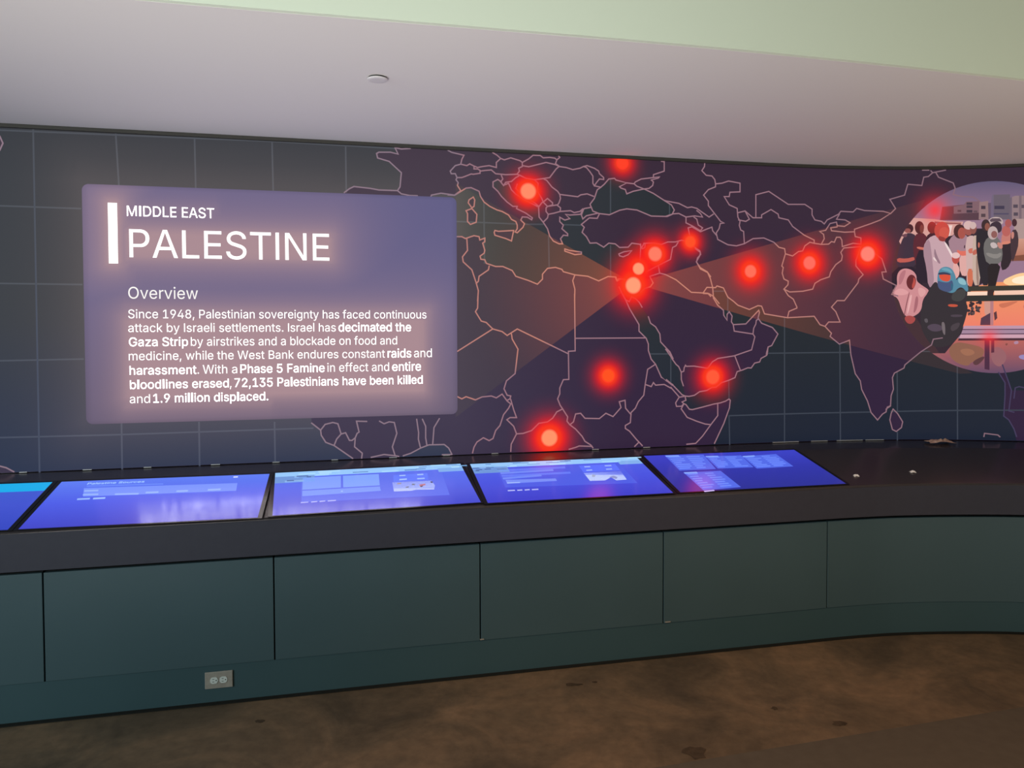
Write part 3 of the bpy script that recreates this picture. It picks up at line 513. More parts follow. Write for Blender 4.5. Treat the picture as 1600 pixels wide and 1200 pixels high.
def cA(*p): return SC(700, 200, .225, p)
def cB(*p): return SC(1040, 220, .225, p)
def cC(*p): return SC(700, 460, .225, p)
def cD(*p): return SC(1040, 460, .225, p)
def cE(*p): return SC(1280, 240, .2, p)
def cF(*p): return SC(1280, 470, .2, p)
def cG(*p): return SC(440, 200, .2, p)
def cH(*p): return SC(440, 600, .2, p)
def cK(*p): return SC(940, 350, .10835, p)
def cL(*p): return SC(1040, 540, .13333, p)
def cM(*p): return SC(1380, 420, .1375, p)


def SH(pts):
    return [sh(*p) for p in pts]


# ------------------------------------------------------------------ room shell
FL_A, FL_B = at_h(1025, 1200, 0), at_h(1600, 1105, 0)
fdir = (FL_B - FL_A).normalized()
fa, fb = FL_A - fdir * 9, FL_A + fdir * 9


def floor_mat():
    m = bpy.data.materials.new('stained_concrete')
    m.use_nodes = True
    nt = m.node_tree
    b = nt.nodes['Principled BSDF']
    tc = nt.nodes.new('ShaderNodeTexCoord')
    n1, n2 = nt.nodes.new('ShaderNodeTexNoise'), nt.nodes.new('ShaderNodeTexNoise')
    for n, s, d in ((n1, 2.1, 9), (n2, 17, 8)):
        n.inputs['Scale'].default_value, n.inputs['Detail'].default_value, n.inputs['Roughness'].default_value = s, d, .62
        nt.links.new(tc.outputs['Object'], n.inputs['Vector'])
    n1.inputs['Distortion'].default_value = .8
    r = nt.nodes.new('ShaderNodeValToRGB')
    r.color_ramp.elements[0].position, r.color_ramp.elements[1].position = .30, .70
    r.color_ramp.elements[0].color = (.080, .062, .044, 1)
    r.color_ramp.elements[1].color = (.235, .155, .095, 1)
    e = r.color_ramp.elements.new(.5)
    e.color = (.145, .104, .068, 1)
    nt.links.new(n1.outputs['Fac'], r.inputs['Fac'])
    mx = nt.nodes.new('ShaderNodeMix')
    mx.data_type, mx.blend_type = 'RGBA', 'OVERLAY'
    mx.inputs['Factor'].default_value = .45
    nt.links.new(r.outputs['Color'], mx.inputs['A'])
    nt.links.new(n2.outputs['Fac'], mx.inputs['B'])
    nt.links.new(mx.outputs['Result'], b.inputs['Base Color'])
    b.inputs['Roughness'].default_value = .55
    b.inputs['Specular IOR Level'].default_value = .25
    bp = nt.nodes.new('ShaderNodeBump')
    bp.inputs['Strength'].default_value, bp.inputs['Distance'].default_value = .15, .004
    nt.links.new(n2.outputs['Fac'], bp.inputs['Height'])
    nt.links.new(bp.outputs['Normal'], b.inputs['Normal'])
    return m


bm = bmesh.new()
up = Vector((-fdir.y, fdir.x, 0))
q = [fa, fb, fb + up * 9, fa + up * 9]
vs = [bm.verts.new(p) for p in q] + [bm.verts.new(p - Vector((0, 0, .1))) for p in q]
for f in ((0, 1, 2, 3), (7, 6, 5, 4), (0, 4, 5, 1), (1, 5, 6, 2), (2, 6, 7, 3), (3, 7, 4, 0)):
    bm.faces.new([vs[i] for i in f])
fl = bm_obj('floor', bm, floor_mat())
tag(fl, 'stained brown concrete floor at the foot of the console', 'floor', kind='structure')
bm = bmesh.new()
q = [fa - up * 10, fb - up * 10, fb, fa]
vs = [bm.verts.new(p + Vector((0, 0, .002))) for p in q] + [bm.verts.new(p - Vector((0, 0, .1))) for p in q]
for f in ((0, 1, 2, 3), (7, 6, 5, 4), (0, 4, 5, 1), (1, 5, 6, 2), (2, 6, 7, 3), (3, 7, 4, 0)):
    bm.faces.new([vs[i] for i in f])
o = bm_obj('floor_walkway', bm, mat('grey_brown_floor', (.112, .094, .075), .7, .2, noise=(.098, .082, .066), bump=.1, scale=20))
tag(o, 'smooth grey brown floor strip in the bottom right corner', 'floor', kind='structure')


def blot(name, px, py, rx, ry, seed, lab):
    rnd = random.Random(seed)
    c = at_h(px, py, 0)
    kx = c.y / F_PX
    ky = kx / ((CAM_H) / c.y)
    bmx = bmesh.new()
    ring = []
    for i in range(14):
        a = i / 14 * 2 * math.pi
        k = rnd.uniform(.65, 1.15)
        ring.append(bmx.verts.new((c.x + math.cos(a) * rx * kx * k, c.y + math.sin(a) * ry * ky * k, .0012)))
    bmx.faces.new(ring)
    return bm_obj(name, bmx, mat('dark_floor_stain', (.05, .036, .024), .6, .2, noise=(.085, .06, .04), scale=30), fl)


blot('stain', 1086, 1176, 21, 11, 1, '')
blot('stain', 896, 1070, 14, 3, 2, '')
blot('stain', 1210, 1107, 6, 3, 3, '')
blot('stain', 930, 1066, 5, 2, 4, '')
blot('stain', 1312, 1131, 13, 4, 5, '')
blot('stain', 406, 1127, 8, 3, 6, '')

# ceiling slab over the console, its front edge, the bulkhead face rising from that edge
edge = Curve([(-4.9, 1.42), (-3.0, 1.915), (-1.06, 2.395), (.69, 2.788), (2.09, 3.163), (3.4, 3.57), (4.7, 4.02)])
rows = []
N = 60
for i in range(N + 1):
    a = edge.at(edge.len * i / N, -.02)
    b = WALL.at(WALL.len * i / N, -.32)
    rows.append([Vector((a.x, a.y, H_TOP)), Vector((b.x, b.y, H_TOP)), Vector((b.x, b.y, H_TOP + .2)), Vector((a.x, a.y, H_TOP + .2))])
o = sweep('ceiling', M['ceiling'], rows)
tag(o, 'low flat white ceiling over the console and display', 'ceiling', kind='structure')
o = curve_box('wall_bulkhead', M['bulkhead'], edge, 0, edge.len, -.12, 0.0, H_TOP + .0005, 3.9)
tag(o, 'pale green white bulkhead face above the low ceiling edge', 'wall', kind='structure')
o = curve_box('wall_back', M['wall'], WALL, 0, WALL.len, -.26, -.16, 0, H_TOP - .001)
tag(o, 'dark wall behind the curved display', 'wall', kind='structure')
o = curve_box('trim_1', M['trim'], WALL, 0, WALL.len, -.05, .022, H_TOP - .018, H_TOP - .001)
tag(o, 'dark strip between the display and the ceiling', 'trim', kind='structure')

# ------------------------------------------------------------------ sprinkler cover on the ceiling
sc = at_h(590, 121, H_TOP)
spk = thing('sprinkler_cover', 'small round white sprinkler cover on the low ceiling', 'sprinkler', (sc.x, sc.y, H_TOP))
bm = bmesh.new()
prof = [(.0, -.013), (.030, -.013), (.0385, -.0115), (.041, -.009), (.041, -.007), (.0, -.007)]
rings = []
for r_, z_ in prof:
    rings.append([bm.verts.new((sc.x + r_ * math.cos(a * math.pi / 20), sc.y + r_ * math.sin(a * math.pi / 20), H_TOP + z_)) for a in range(40)] if r_ else [bm.verts.new((sc.x, sc.y, H_TOP + z_))])
for a, b in zip(rings, rings[1:]):
    for i in range(40):
        j = (i + 1) % 40
        if len(a) == 1:
            bm.faces.new((a[0], b[i], b[j]))
        elif len(b) == 1:
            bm.faces.new((a[i], a[j], b[0]))
        else:
            bm.faces.new((a[i], a[j], b[j], b[i]))
bm_obj('cover_plate', bm, M['white'], spk)
bm = bmesh.new()
bmesh.ops.create_cone(bm, cap_ends=True, segments=40, radius1=.036, radius2=.036, depth=.008, matrix=Matrix.Translation((sc.x, sc.y, H_TOP - .004)))
tag(bm_obj('mounting_ring', bm, M['slot'], spk), 'dark gap ring')

# ------------------------------------------------------------------ console: plinth, cabinets, worktop
o = curve_box('plinth', M['plinth'], BASE, .05, BASE.len - .05, -.45, -.004, .004, .166)
tag(o, 'continuous dark teal plinth along the bottom of the console cabinets', 'plinth')
tk = curve_box('toe_shade_strip', M['toe'], BASE, .05, BASE.len - .05, -.44, .024, 0.0015, .0045, o)  # black strip laid on the floor in place of shade under the plinth


def base_s(px, py, h):
    d = ray(px, py)
    return BASE.hit(Vector((d.x, d.y)))[0]


seams = [base_s(68, 960, .4), base_s(428.5, 950, .4), base_s(750.5, 925, .4), base_s(1036.5, 900, .4), base_s(1292.5, 880, .4)]
seams = [seams[0] - .93] + seams + [seams[-1] + 1.25]
CAB = ['teal grey console cabinet beyond the leftmost seam, cut off by the photo edge',
       'wide teal grey console cabinet directly above the wall socket plate',
       'teal grey console cabinet under the touchscreen whose thumbnail has a red patch',
       'teal grey console cabinet under the touchscreen with the plain white thumbnail',
       'teal grey console cabinet under the screen with four pale text blocks',
       'dark curved console cabinet at the right end of the console, no screen above']
for i in range(6):
    a, b = seams[i] + .003, seams[i + 1] - .003
    p = BASE.at((a + b) / 2, -.2)
    t = thing('cabinet', CAB[i], 'cabinet', (p.x, p.y, .168), 'console cabinets')
    if i == 0:
        p0 = BASE.at(a)
    curve_box('body', M['toe'], BASE, a + .004, b - .004, -.42, -.022, .168, .632, t)
    curve_box('door', M['teal'], BASE, a, b, -.0215, 0.0, .1672, .630, t, bevel=.0015)
for px, py, wpx, i in ((1043, 974.5, 9, 3), (753, 1002, 6, 2)):
    s_ = base_s(px, py, .17)
    o = curve_box('catch', M['steel'], BASE, s_ - wpx * .0016, s_ + wpx * .0016, 0.0005, .005, .171, .176, [x for x in COL.objects if x.get('category') == 'cabinet'][i + 1])
    tag(o, 'small bright metal catch at the seam foot')

# worktop: sloping top with overhanging fascia, flat ledge running back to the display
FD = .022
rows, frows = [], []
RUN, HF, HR = .50, .818, .930
for s in stations(BASE, .02, BASE.len - .02):
    f = BASE.at(s, FD)
    n = BASE.at(s, FD - 1) - f
    hit = WALL.hit(n, f)
    if not hit:
        continue
    bk = WALL.at(hit[0], -.0002)
    t_ = lambda d: f + n * d
    def V3(q, h): return Vector((q.x, q.y, h))
    rows.append([V3(t_(.0), .655), V3(t_(0), HF - .010), V3(t_(.006), HF - .002), V3(t_(.014), HF), V3(t_(RUN), HR - .003), V3(t_(RUN + .012), HR - .001), V3(bk, H_LEDGE - .002), V3(bk, H_LEDGE - .05),
                 V3(t_(RUN), HR - .05), V3(t_(.06), HF - .06), V3(t_(.06), .655)])
    frows.append([V3(t_(.002), .648), V3(t_(-.0025), .648), V3(t_(-.0025), HF - .012), V3(t_(.002), HF - .012)])
o = sweep('worktop', M['top'], rows)
tag(o, 'long dark sloping console worktop carrying the row of touchscreens', 'worktop')
fo = sweep('fascia', M['fascia'], frows, o)
tag(fo, 'charcoal front band')

# ------------------------------------------------------------------ wall socket on the plinth
s_ = base_s(342, 1062, .1)
p, tg = BASE.at(s_, -.004), BASE.tangent(s_)
nv = Vector((tg.y, -tg.x))
sock = thing('power_socket', 'steel duplex power socket plate low on the teal plinth', 'power socket', (p.x, p.y, .103))


def local_box(bmx, cx, cy, sx, sy, d0, d1, seg=None):
    """box or pill in the plate's own frame: x along the wall, y up, d out of it"""
    base = []
    if seg:
        n = 20
        pts = []
        for i in range(n):
            a = i / n * 2 * math.pi
            x, y = math.cos(a) * sx / 2, max(-sy / 2, min(sy / 2, math.sin(a) * sx / 2))
            pts.append((x, y))
    else:
        pts = [(-sx / 2, -sy / 2), (sx / 2, -sy / 2), (sx / 2, sy / 2), (-sx / 2, sy / 2)]
    lo = [bmx.verts.new((p.x + tg.x * (cx + x) + nv.x * d0, p.y + tg.y * (cx + x) + nv.y * d0, .103 + cy + y)) for x, y in pts]
    hi = [bmx.verts.new((p.x + tg.x * (cx + x) + nv.x * d1, p.y + tg.y * (cx + x) + nv.y * d1, .103 + cy + y)) for x, y in pts]
    n = len(pts)
    bmx.faces.new(hi)
    bmx.faces.new(lo[::-1])
    for i in range(n):
        bmx.faces.new((lo[i], lo[(i + 1) % n], hi[(i + 1) % n], hi[i]))


bm = bmesh.new()
local_box(bm, 0, 0, .116, .074, 0, .007)
bm_obj('cover_plate', bm, M['steel'], sock, bevel=.002)
for cx in (-.0195, .0195):
    bm = bmesh.new()
    local_box(bm, cx, 0, .033, .028, .006, .0095, 1)
    r_ = bm_obj('receptacle', bm, M['plastic'], sock)
    tag(r_, 'pale plastic socket face')
    bm = bmesh.new()
    local_box(bm, cx - .003, .006, .008, .0022, .0094, .0098)
    local_box(bm, cx - .003, -.006, .008, .0022, .0094, .0098)
    local_box(bm, cx + .009, 0, .0045, .0045, .0094, .0098)
    bm_obj('slots', bm, M['slot'], r_)
bm = bmesh.new()
local_box(bm, 0, 0, .006, .006, .0065, .0085, 1)
bm_obj('screw', bm, M['steel'], sock)

# ------------------------------------------------------------------ touchscreens
QUADS = [None,
         [(91, 753.6), (416, 741), (407, 811), (37, 829)],
         [(431, 739), (721, 725), (750, 787), (424, 809)],
         [(735.5, 725.5), (992.5, 714), (1050, 773), (765, 788)],
         [(1006, 713), (1241, 704.5), (1320, 756), (1064, 771)]]
SLAB = ['leftmost touchscreen with a cyan top band, cut off by the photo edge',
        'touchscreen with a heading and one row of tabs, second from the left',
        'touchscreen with two pale blue boxes and a white thumbnail with a red patch',
        'touchscreen with lines of text and a plain white thumbnail, red glow reflected at its back',
        'rightmost touchscreen, deep blue with four pale blocks, beside the bare worktop']
SW, SD = .945, .492
frames = []
for q in QUADS:
    if q is None:
        frames.append(None)
        continue
    hf, hr = .8215, .9285
    TL, TR, BR, BL = at_h(*q[0], hr), at_h(*q[1], hr), at_h(*q[2], hf), at_h(*q[3], hf)
    c = (TL + TR + BR + BL) / 4
    ux = ((TR - TL) + (BR - BL)).normalized()
    uy = ((TL - BL) + (TR - BR))
    uy = (uy - ux * uy.dot(ux)).normalized()
    frames.append((c, ux, uy, ux.cross(uy)))
c, ux, uy, uz = frames[1]
frames[0] = (c - ux * .985 + Vector((0, 0, 0)), ux, uy, uz)


class Scr:
    def __init__(self, i):
        self.c, self.ux, self.uy, self.uz = frames[i]

    def P(self, x, y, d):
        return self.c + self.ux * x + self.uy * y + self.uz * (d + .004)

    def xy(self, px, py):
        d = ray(px, py)
        o = Vector((0, 0, CAM_H))
        t = (self.P(0, 0, 0) - o).dot(self.uz) / d.dot(self.uz)
        r = o + d * t - self.c
        return (r.dot(self.ux), r.dot(self.uy))


def quad(x0, y0, x1, y1):
    return [(x0, y0), (x1, y0), (x1, y1), (x0, y1)]


def uvq(u0, v0, u1, v1):
    """rectangle in screen fractions, v down from the back edge"""
    return quad(-SW / 2 + u0 * SW, SD / 2 - v1 * SD, -SW / 2 + u1 * SW, SD / 2 - v0 * SD)


def screen(i, bg):
    S = Scr(i)
    t = thing('touchscreen', SLAB[i], 'touchscreen', S.P(0, 0, -.004), 'touchscreens set in the console')
    bm = bmesh.new()
    B = .0185
    for y0, y1, x0, x1 in ((-SD / 2 - .008, SD / 2 + B, -SW / 2 - B, SW / 2 + B),):
        lo = [bm.verts.new(S.P(x, y, -.0025)) for x, y in quad(x0, y0, x1, y1)]
        hi = [bm.verts.new(S.P(x, y, .0)) for x, y in quad(x0, y0, x1, y1)]
        bm.faces.new(hi)
        bm.faces.new(lo[::-1])
        for k in range(4):
            bm.faces.new((lo[k], lo[(k + 1) % 4], hi[(k + 1) % 4], hi[k]))
    bm_obj('bezel', bm, M['bezel'], t)
    top, mid, bot = bg
    def colf(x, y):
        v = (SD / 2 - y) / SD
        return tuple(a + (b - a) * min(1, v * 2) + (c_ - b) * max(0, v * 2 - 1) for a, b, c_ in zip(L3(top), L3(mid), L3(bot)))
    scr = flat('screen', [(quad(-SW / 2, -SD / 2, SW / 2, SD / 2), colf, .0004)], S.P, M['screen'], t, cuts_h=[-.2, -.15, -.1, -.05, 0, .05, .1, .15, .2])
    return scr, S


def content(t, S, name, polys):
    return flat(name, [(p, L3(c_), .0007 + k * .00008) for k, (p, c_) in enumerate(polys)], S.P, M['screen'], t)


def upoly(S, pts):
    return [S.xy(*p) for p in pts]


rnd = random.Random(5)
BLUE = ((84, 112, 236), (66, 84, 222), (58, 62, 196))
# leftmost
t, S = screen(0, ((60, 90, 205), (62, 80, 205), (48, 66, 190)))
content(t, S, 'header_band', [(uvq(0, 0, 1, .2), (10, 170, 232))])
content(t, S, 'thumbnail', [(uvq(.60, .28, .80, .55), (175, 215, 210)), (uvq(.62, .33, .70, .5), (120, 170, 180))])
# second: heading and tabs
t, S = screen(1, ((90, 122, 242), (74, 90, 230), (62, 66, 198)))
hx0, hy0 = S.xy(136, 757.5)
hx1, _ = S.xy(224, 755.5)
o = flat('heading', [(text2d('Palestine Sources', hx0, hx1, hy0, .022, 0), L3((185, 225, 255)), .0014)], S.P, M['screen'], t)
P = []
P.append((upoly(S, [(136, 759), (255, 755.5), (255, 757), (135, 760.5)]), (105, 138, 248)))
P.append((upoly(S, [(131, 763), (371, 755), (369, 767), (130, 776)]), (118, 146, 255)))
content(t, S, 'tab_row', P + [(upoly(S, [(x, y), (x + w_, y - .7), (x + w_ - .7, y + 1.8), (x - .7, y + 2.6)]), (150, 180, 255)) for x, y, w_ in
        ((132, 766, 22), (130, 772, 24), (180, 771.2, 37), (228, 768.6, 20), (276, 766.6, 18), (325, 764.4, 20))])
content(t, S, 'breadcrumb', [(upoly(S, [(121, 779), (141, 778), (140, 780.5), (120, 781.5)]), (150, 185, 255)), (upoly(S, [(146, 778), (165, 777), (164, 779.5), (145, 780.5)]), (160, 195, 255))])
content(t, S, 'button', [(upoly(S, [(365, 744.5), (372, 744.2), (371.5, 746.3), (364.5, 746.6)]), (205, 215, 255))])


def banner(t, S, seed):
    r = random.Random(seed)
    P = [(uvq(0, 0, 1, .13), (150, 200, 250)), (uvq(0, .11, .2, .27), (110, 150, 215)), (uvq(.86, .1, 1, .2), (130, 175, 235))]
    for k in range(16):
        u = r.random() * .95
        v = r.random() * .10
        P.append((uvq(u, v, u + r.uniform(.03, .12), v + r.uniform(.015, .035)), r.choice([(178, 222, 252), (120, 170, 220), (165, 212, 250), (100, 140, 200)])))
    for k in range(7):
        u, v = r.random() * .16, .1 + r.random() * .13
        P.append((uvq(u, v, u + r.uniform(.02, .06), v + .03), r.choice([(90, 125, 185), (140, 180, 230), (80, 110, 170)])))
    content(t, S, 'banner_image', P)


# third
t, S = screen(2, ((88, 116, 240), (84, 100, 230), (66, 72, 205)))
banner(t, S, 3)
z3 = lambda *p: upoly(S, SC(420, 715, .2125, p))
content(t, S, 'text_card', [(z3((235, 150), (1265, 90), (1330, 275), (240, 330)), (92, 112, 236)),
                            (z3((250, 150), (530, 135), (530, 220), (246, 238)), (128, 160, 255)), (z3((545, 135), (808, 122), (816, 205), (548, 220)), (128, 164, 255)),
                            (z3((246, 245), (816, 213), (824, 245), (246, 285)), (124, 154, 255)), (z3((530, 245), (545, 245), (545, 252), (530, 252)), (165, 195, 255))])
content(t, S, 'number_tiles', [(z3((915, 130), (1165, 115), (1175, 165), (918, 180)), (104, 132, 246)), (z3((960, 130), (1005, 127), (1005, 135), (960, 138)), (165, 195, 255)),
                               (z3((1090, 122), (1135, 120), (1137, 128), (1092, 131)), (165, 195, 255)), (z3((960, 158), (1015, 154), (1015, 164), (960, 168)), (165, 195, 255)), (z3((1090, 152), (1145, 149), (1147, 158), (1092, 161)), (160, 190, 255))])
content(t, S, 'thumbnail', [(z3((908, 183), (1195, 170), (1222, 205), (1215, 235), (1080, 238), (1050, 245), (920, 250)), (214, 224, 236)),
                            (z3((945, 188), (975, 186), (970, 196), (942, 197)), (165, 150, 150)), (z3((1008, 216), (1032, 212), (1026, 222), (1006, 224)), (120, 120, 140)),
                            (z3((1055, 192), (1080, 196), (1068, 204), (1050, 203)), (120, 125, 145)), (z3((1105, 200), (1150, 192), (1152, 204), (1112, 212)), (190, 120, 135)), (z3((1115, 210), (1135, 206), (1130, 216), (1112, 218)), (90, 60, 80)), (z3((1188, 176), (1205, 178), (1204, 188), (1190, 186)), (70, 70, 95))])
content(t, S, 'page_dots', [(z3((a, 328 - k * 4), (a + w_, 324 - k * 4), (a + w_ - 1, 331 - k * 4), (a - 1, 336 - k * 4)), (180, 185, 250)) for k, (a, w_) in enumerate(((236, 56), (312, 45), (374, 42), (434, 60)))])
# fourth
t, S = screen(3, ((78, 98, 232), (70, 82, 222), (58, 60, 200)))
banner(t, S, 8)
z4 = lambda *p: upoly(S, SC(730, 700, .20625, p))
content(t, S, 'text_card', [(z4((225, 165), (1150, 118), (1290, 265), (290, 300)), (76, 94, 228))] +
        [(z4((240 + 9 * k, 165 + 20 * k), (x1, 140 + 20 * k), (x1 + 5, 155 + 20 * k), (246 + 9 * k, 180 + 20 * k)), (98 + (k % 2) * 12, 122 + (k % 2) * 14, 246)) for k, x1 in enumerate((740, 650, 780, 560))] +
        [(z4((290, 243), (670, 232), (680, 250), (303, 271)), (118, 142, 246)), (z4((300, 262), (400, 258), (402, 266), (304, 271)), (160, 185, 252))])
content(t, S, 'number_tiles', [(z4((845, 135), (1120, 120), (1160, 170), (880, 185)), (92, 112, 238)), (z4((885, 140), (930, 138), (934, 146), (889, 148)), (160, 185, 252)), (z4((1040, 132), (1090, 130), (1094, 138), (1044, 140)), (160, 185, 252)),
                               (z4((900, 166), (945, 163), (949, 172), (904, 175)), (155, 180, 252)), (z4((1050, 158), (1095, 155), (1099, 164), (1054, 167)), (150, 176, 252))])
content(t, S, 'thumbnail', [(z4((882, 190), (1165, 176), (1208, 240), (1130, 246), (1090, 222), (1045, 246), (930, 250)), (205, 220, 250)),
                            (z4((945, 200), (975, 205), (965, 222), (945, 220)), (165, 175, 210)), (z4((1070, 222), (1110, 210), (1140, 222), (1130, 236), (1095, 226)), (140, 150, 205))])
content(t, S, 'page_dots', [(z4((a, 320 - k * 2.5), (a + w_, 317 - k * 2.5), (a + w_ + 3, 325 - k * 2.5), (a + 3, 328 - k * 2.5)), (185, 190, 250)) for k, (a, w_) in enumerate(((306, 54), (378, 38), (434, 38), (488, 50)))])
# fifth
t, S = screen(4, ((56, 62, 196), (46, 50, 168), (40, 44, 148)))
z5 = lambda *p: upoly(S, SC(1000, 690, .20625, p))
for k, q in enumerate((((190, 108), (480, 100), (575, 208), (300, 220)), ((495, 112), (765, 105), (860, 195), (590, 205)), ((775, 112), (1030, 95), (1162, 188), (885, 205)), ((330, 235), (610, 222), (765, 345), (480, 370)))):
    a, b, c_, d_ = [Vector(v) for v in q]
    P = [(z5(*q), (82, 106, 232))]
    for r in range(7):
        v = .08 + r * .125
        l, rr = a.lerp(d_, v), b.lerp(c_, v)
        l2, r2 = a.lerp(d_, v + .06), b.lerp(c_, v + .06)
        for u0 in (.05, .52):
            u1 = u0 + rnd.uniform(.2, .4)
            P.append((z5(l.lerp(rr, u0), l.lerp(rr, u1), l2.lerp(r2, u1), l2.lerp(r2, u0)), (108, 138, 248)))
    l, rr, l2, r2 = a.lerp(d_, .0), a.lerp(b, .35), a.lerp(d_, .07), a.lerp(b, .35) + (d_ - a) * .07
    P.append((z5(l, rr, r2, l2), (135, 170, 255)))
    content(t, S, 'text_block', P)
content(t, S, 'button', [(z5((482, 374), (560, 366), (566, 374), (490, 383)), (195, 190, 250))])

# ------------------------------------------------------------------ the curved display wall
VW = thing('map_display', 'long curved lit display wall showing a dark world map with red dots', 'display wall', (WALL.at(4.3).x, WALL.at(4.3).y, H_LEDGE))
s_first, s_last = .02, WALL.len - .02
SCUT = [i * WALL.ds for i in range(WALL.n + 1)]
curve_box('panel_body', M['bezel'], WALL, s_first, s_last, -.055, -.0005, H_LEDGE + .001, H_TOP - .015, VW)
cx0, cx1 = sh(128, 290)[0], sh(713, 300)[0]
ch0, ch1 = sh(420, 655)[1], sh(420, 298)[1]


def card_dist(s, h):
    return math.hypot(max(cx0 - s, 0, s - cx1), max(ch0 - h, 0, h - ch1))


def ocean(s, h):
    """ocean blue-grey of the map with the camera bloom around the lit card painted in"""
    v = (h - H_LEDGE) / (H_TOP - H_LEDGE)
    side = min(max((s - cx1) / 1.4, 0), 1)
    lo = [a + (b - a) * side for a, b in zip(L3((36, 48, 74)), L3((27, 34, 50)))]
    hi = [a + (b - a) * side for a, b in zip(L3((50, 54, 60)), L3((36, 41, 46)))]
    c = [a + (b - a) * min(1, v * 2.2) for a, b in zip(lo, hi)]
    g = math.exp(-card_dist(s, h) / .17)
    return [a + g * b for a, b in zip(c, (.055, .040, .036))]


def land(s, h):
    side = min(max((s - cx1) / 1.0, 0), 1)
    v = min(max((h - 1.2) / 1.2, 0), 1)
    lo = [a + (b - a) * side for a, b in zip(L3((58, 50, 72)), L3((48, 32, 58)))]
    hi = [a + (b - a) * side for a, b in zip(L3((64, 52, 66)), L3((54, 38, 54)))]
    g = math.exp(-card_dist(s, h) / .2) * .5  # bloom of the card painted into the land colour too
    return [a + (b - a) * v + g * e for a, b, e in zip(lo, hi, (.02, .014, .016))]


HC = [H_LEDGE + .02 + k * .12 for k in range(15)]
bg = [(s_first, H_LEDGE + .002), (s_last, H_LEDGE + .002), (s_last, H_TOP - .016), (s_first, H_TOP - .016)]
flat('map_ground', [(bg, land, .0002)], wallP, M['pic'], VW, SCUT, HC)


def sea(polys_px):
    return flat('sea', [([(s, min(max(h, H_LEDGE + .003), H_TOP - .0165)) for s, h in SH(p)], ocean, .0007) for p in polys_px], wallP, M['pic'], VW, SCUT, HC)


def layer(name, px_polys, colf, d, m=None, parent=None):
    return flat(name, [(SH(p), colf, d) for p in px_polys], wallP, m or M['pic'], parent or VW, SCUT)


fr_atl = cG((885, 120), (885, 145), (910, 205), (850, 190), (760, 190), (742, 200), (750, 235), (840, 262), (935, 350), (925, 460), (905, 490), (760, 485), (690, 472), (565, 458), (530, 475), (490, 505))
waf = cH((235, 305), (305, 360), (310, 400), (345, 455), (410, 480), (555, 580), (560, 700))
left = [(-165, 790), (-165, 150)]
sea([left[::-1][:1] + [(300, 150), (617, 215)] + fr_atl + [(520, 420), (480, 560)] + waf + [(-165, 790)]])
it = cA((0, 465), (45, 468), (90, 440), (125, 418), (160, 415), (215, 440), (225, 475), (250, 515), (290, 545), (340, 570), (375, 580), (420, 605), (440, 635), (470, 650), (480, 675), (480, 700), (465, 722), (480, 728), (520, 690), (530, 665), (505, 640), (515, 618), (550, 620), (580, 638), (585, 625), (540, 592), (475, 560), (480, 545), (450, 545), (410, 515), (370, 475), (345, 440), (312, 410), (312, 375), (345, 358), (370, 375))
croat = cA((385, 398), (420, 385), (440, 430), (470, 460), (530, 500), (620, 545))
greece = cA((628, 550), (632, 620), (660, 655), (690, 700), (705, 750), (730, 785), (770, 805), (795, 805), (780, 770), (800, 745), (830, 748), (830, 735), (790, 700), (800, 675), (775, 650), (775, 620), (810, 640), (845, 630), (815, 600), (845, 605), (920, 600))
turk = cA((928, 605), (960, 612), (925, 670), (945, 690), (930, 725), (960, 755), (985, 800), (1030, 798), (1080, 828), (1115, 800), (1160, 805), (1190, 830), (1250, 828), (1275, 800), (1330, 808))
levant = cA((1345, 830), (1335, 900), (1320, 940), (1300, 1000), (1270, 1045), (1195, 1050))
africa = cA((45, 755), (95, 755), (120, 768), (180, 748), (215, 755), (220, 778), (255, 765), (255, 790), (240, 800), (255, 850), (250, 870), (222, 890), (228, 912), (255, 915), (265, 940), (330, 962), (380, 962), (445, 990), (470, 1030), (560, 1060), (620, 1085), (655, 1050), (655, 1015), (690, 975), (745, 968), (790, 982), (800, 998), (880, 1020), (970, 1030), (1045, 1062), (1110, 1032), (1165, 1035), (1175, 1062), (1195, 1050))
sea([[(673, 309), (674, 305), (689, 302)] + it + croat + greece + turk + levant + africa[::-1][1:] + [(690, 369)]])
crimea = cA((1115, 355), (1155, 350), (1165, 362), (1240, 382), (1190, 408), (1200, 418), (1230, 428), (1240, 458), (1285, 440), (1360, 424))
cauc = cA((1425, 455), (1510, 510), (1550, 535), (1570, 570), (1555, 600), (1520, 615), (1410, 612), (1310, 570), (1240, 562), (1190, 572), (1120, 603), (1050, 595))
wblack = cA((1005, 578), (985, 530), (1015, 490), (1035, 430), (1060, 412), (1085, 390))
sea([crimea + cauc + wblack])
sea([cA((925, 600), (945, 558), (990, 552), (1005, 578), (1040, 594), (960, 608))])
rsw = cC((1215, 0), (1260, 100), (1325, 210), (1325, 255), (1375, 305), (1390, 345), (1390, 390), (1410, 450), (1440, 485), (1480, 575), (1560, 630)) + cL((0, 400), (80, 460), (190, 575), (225, 590))
rse = cL((205, 470), (182, 400), (180, 310), (150, 245), (120, 220), (70, 150), (50, 90), (0, 35)) + cC((1560, 450), (1540, 400), (1475, 330), (1470, 275), (1440, 225), (1405, 200), (1390, 155), (1310, 40), (1270, 50))
sea([rsw + rse])
iran = cB((345, 1020), (400, 1022), (430, 1085), (470, 1115)) + cD((500, 75), (580, 105), (640, 78), (665, 82), (685, 135), (845, 162), (1030, 152), (1070, 210), (1105, 222), (1150, 270), (1140, 292), (1205, 345), (1275, 318), (1285, 420), (1315, 550), (1350, 600), (1360, 660), (1400, 740), (1425, 820), (1470, 872), (1505, 830), (1530, 815))
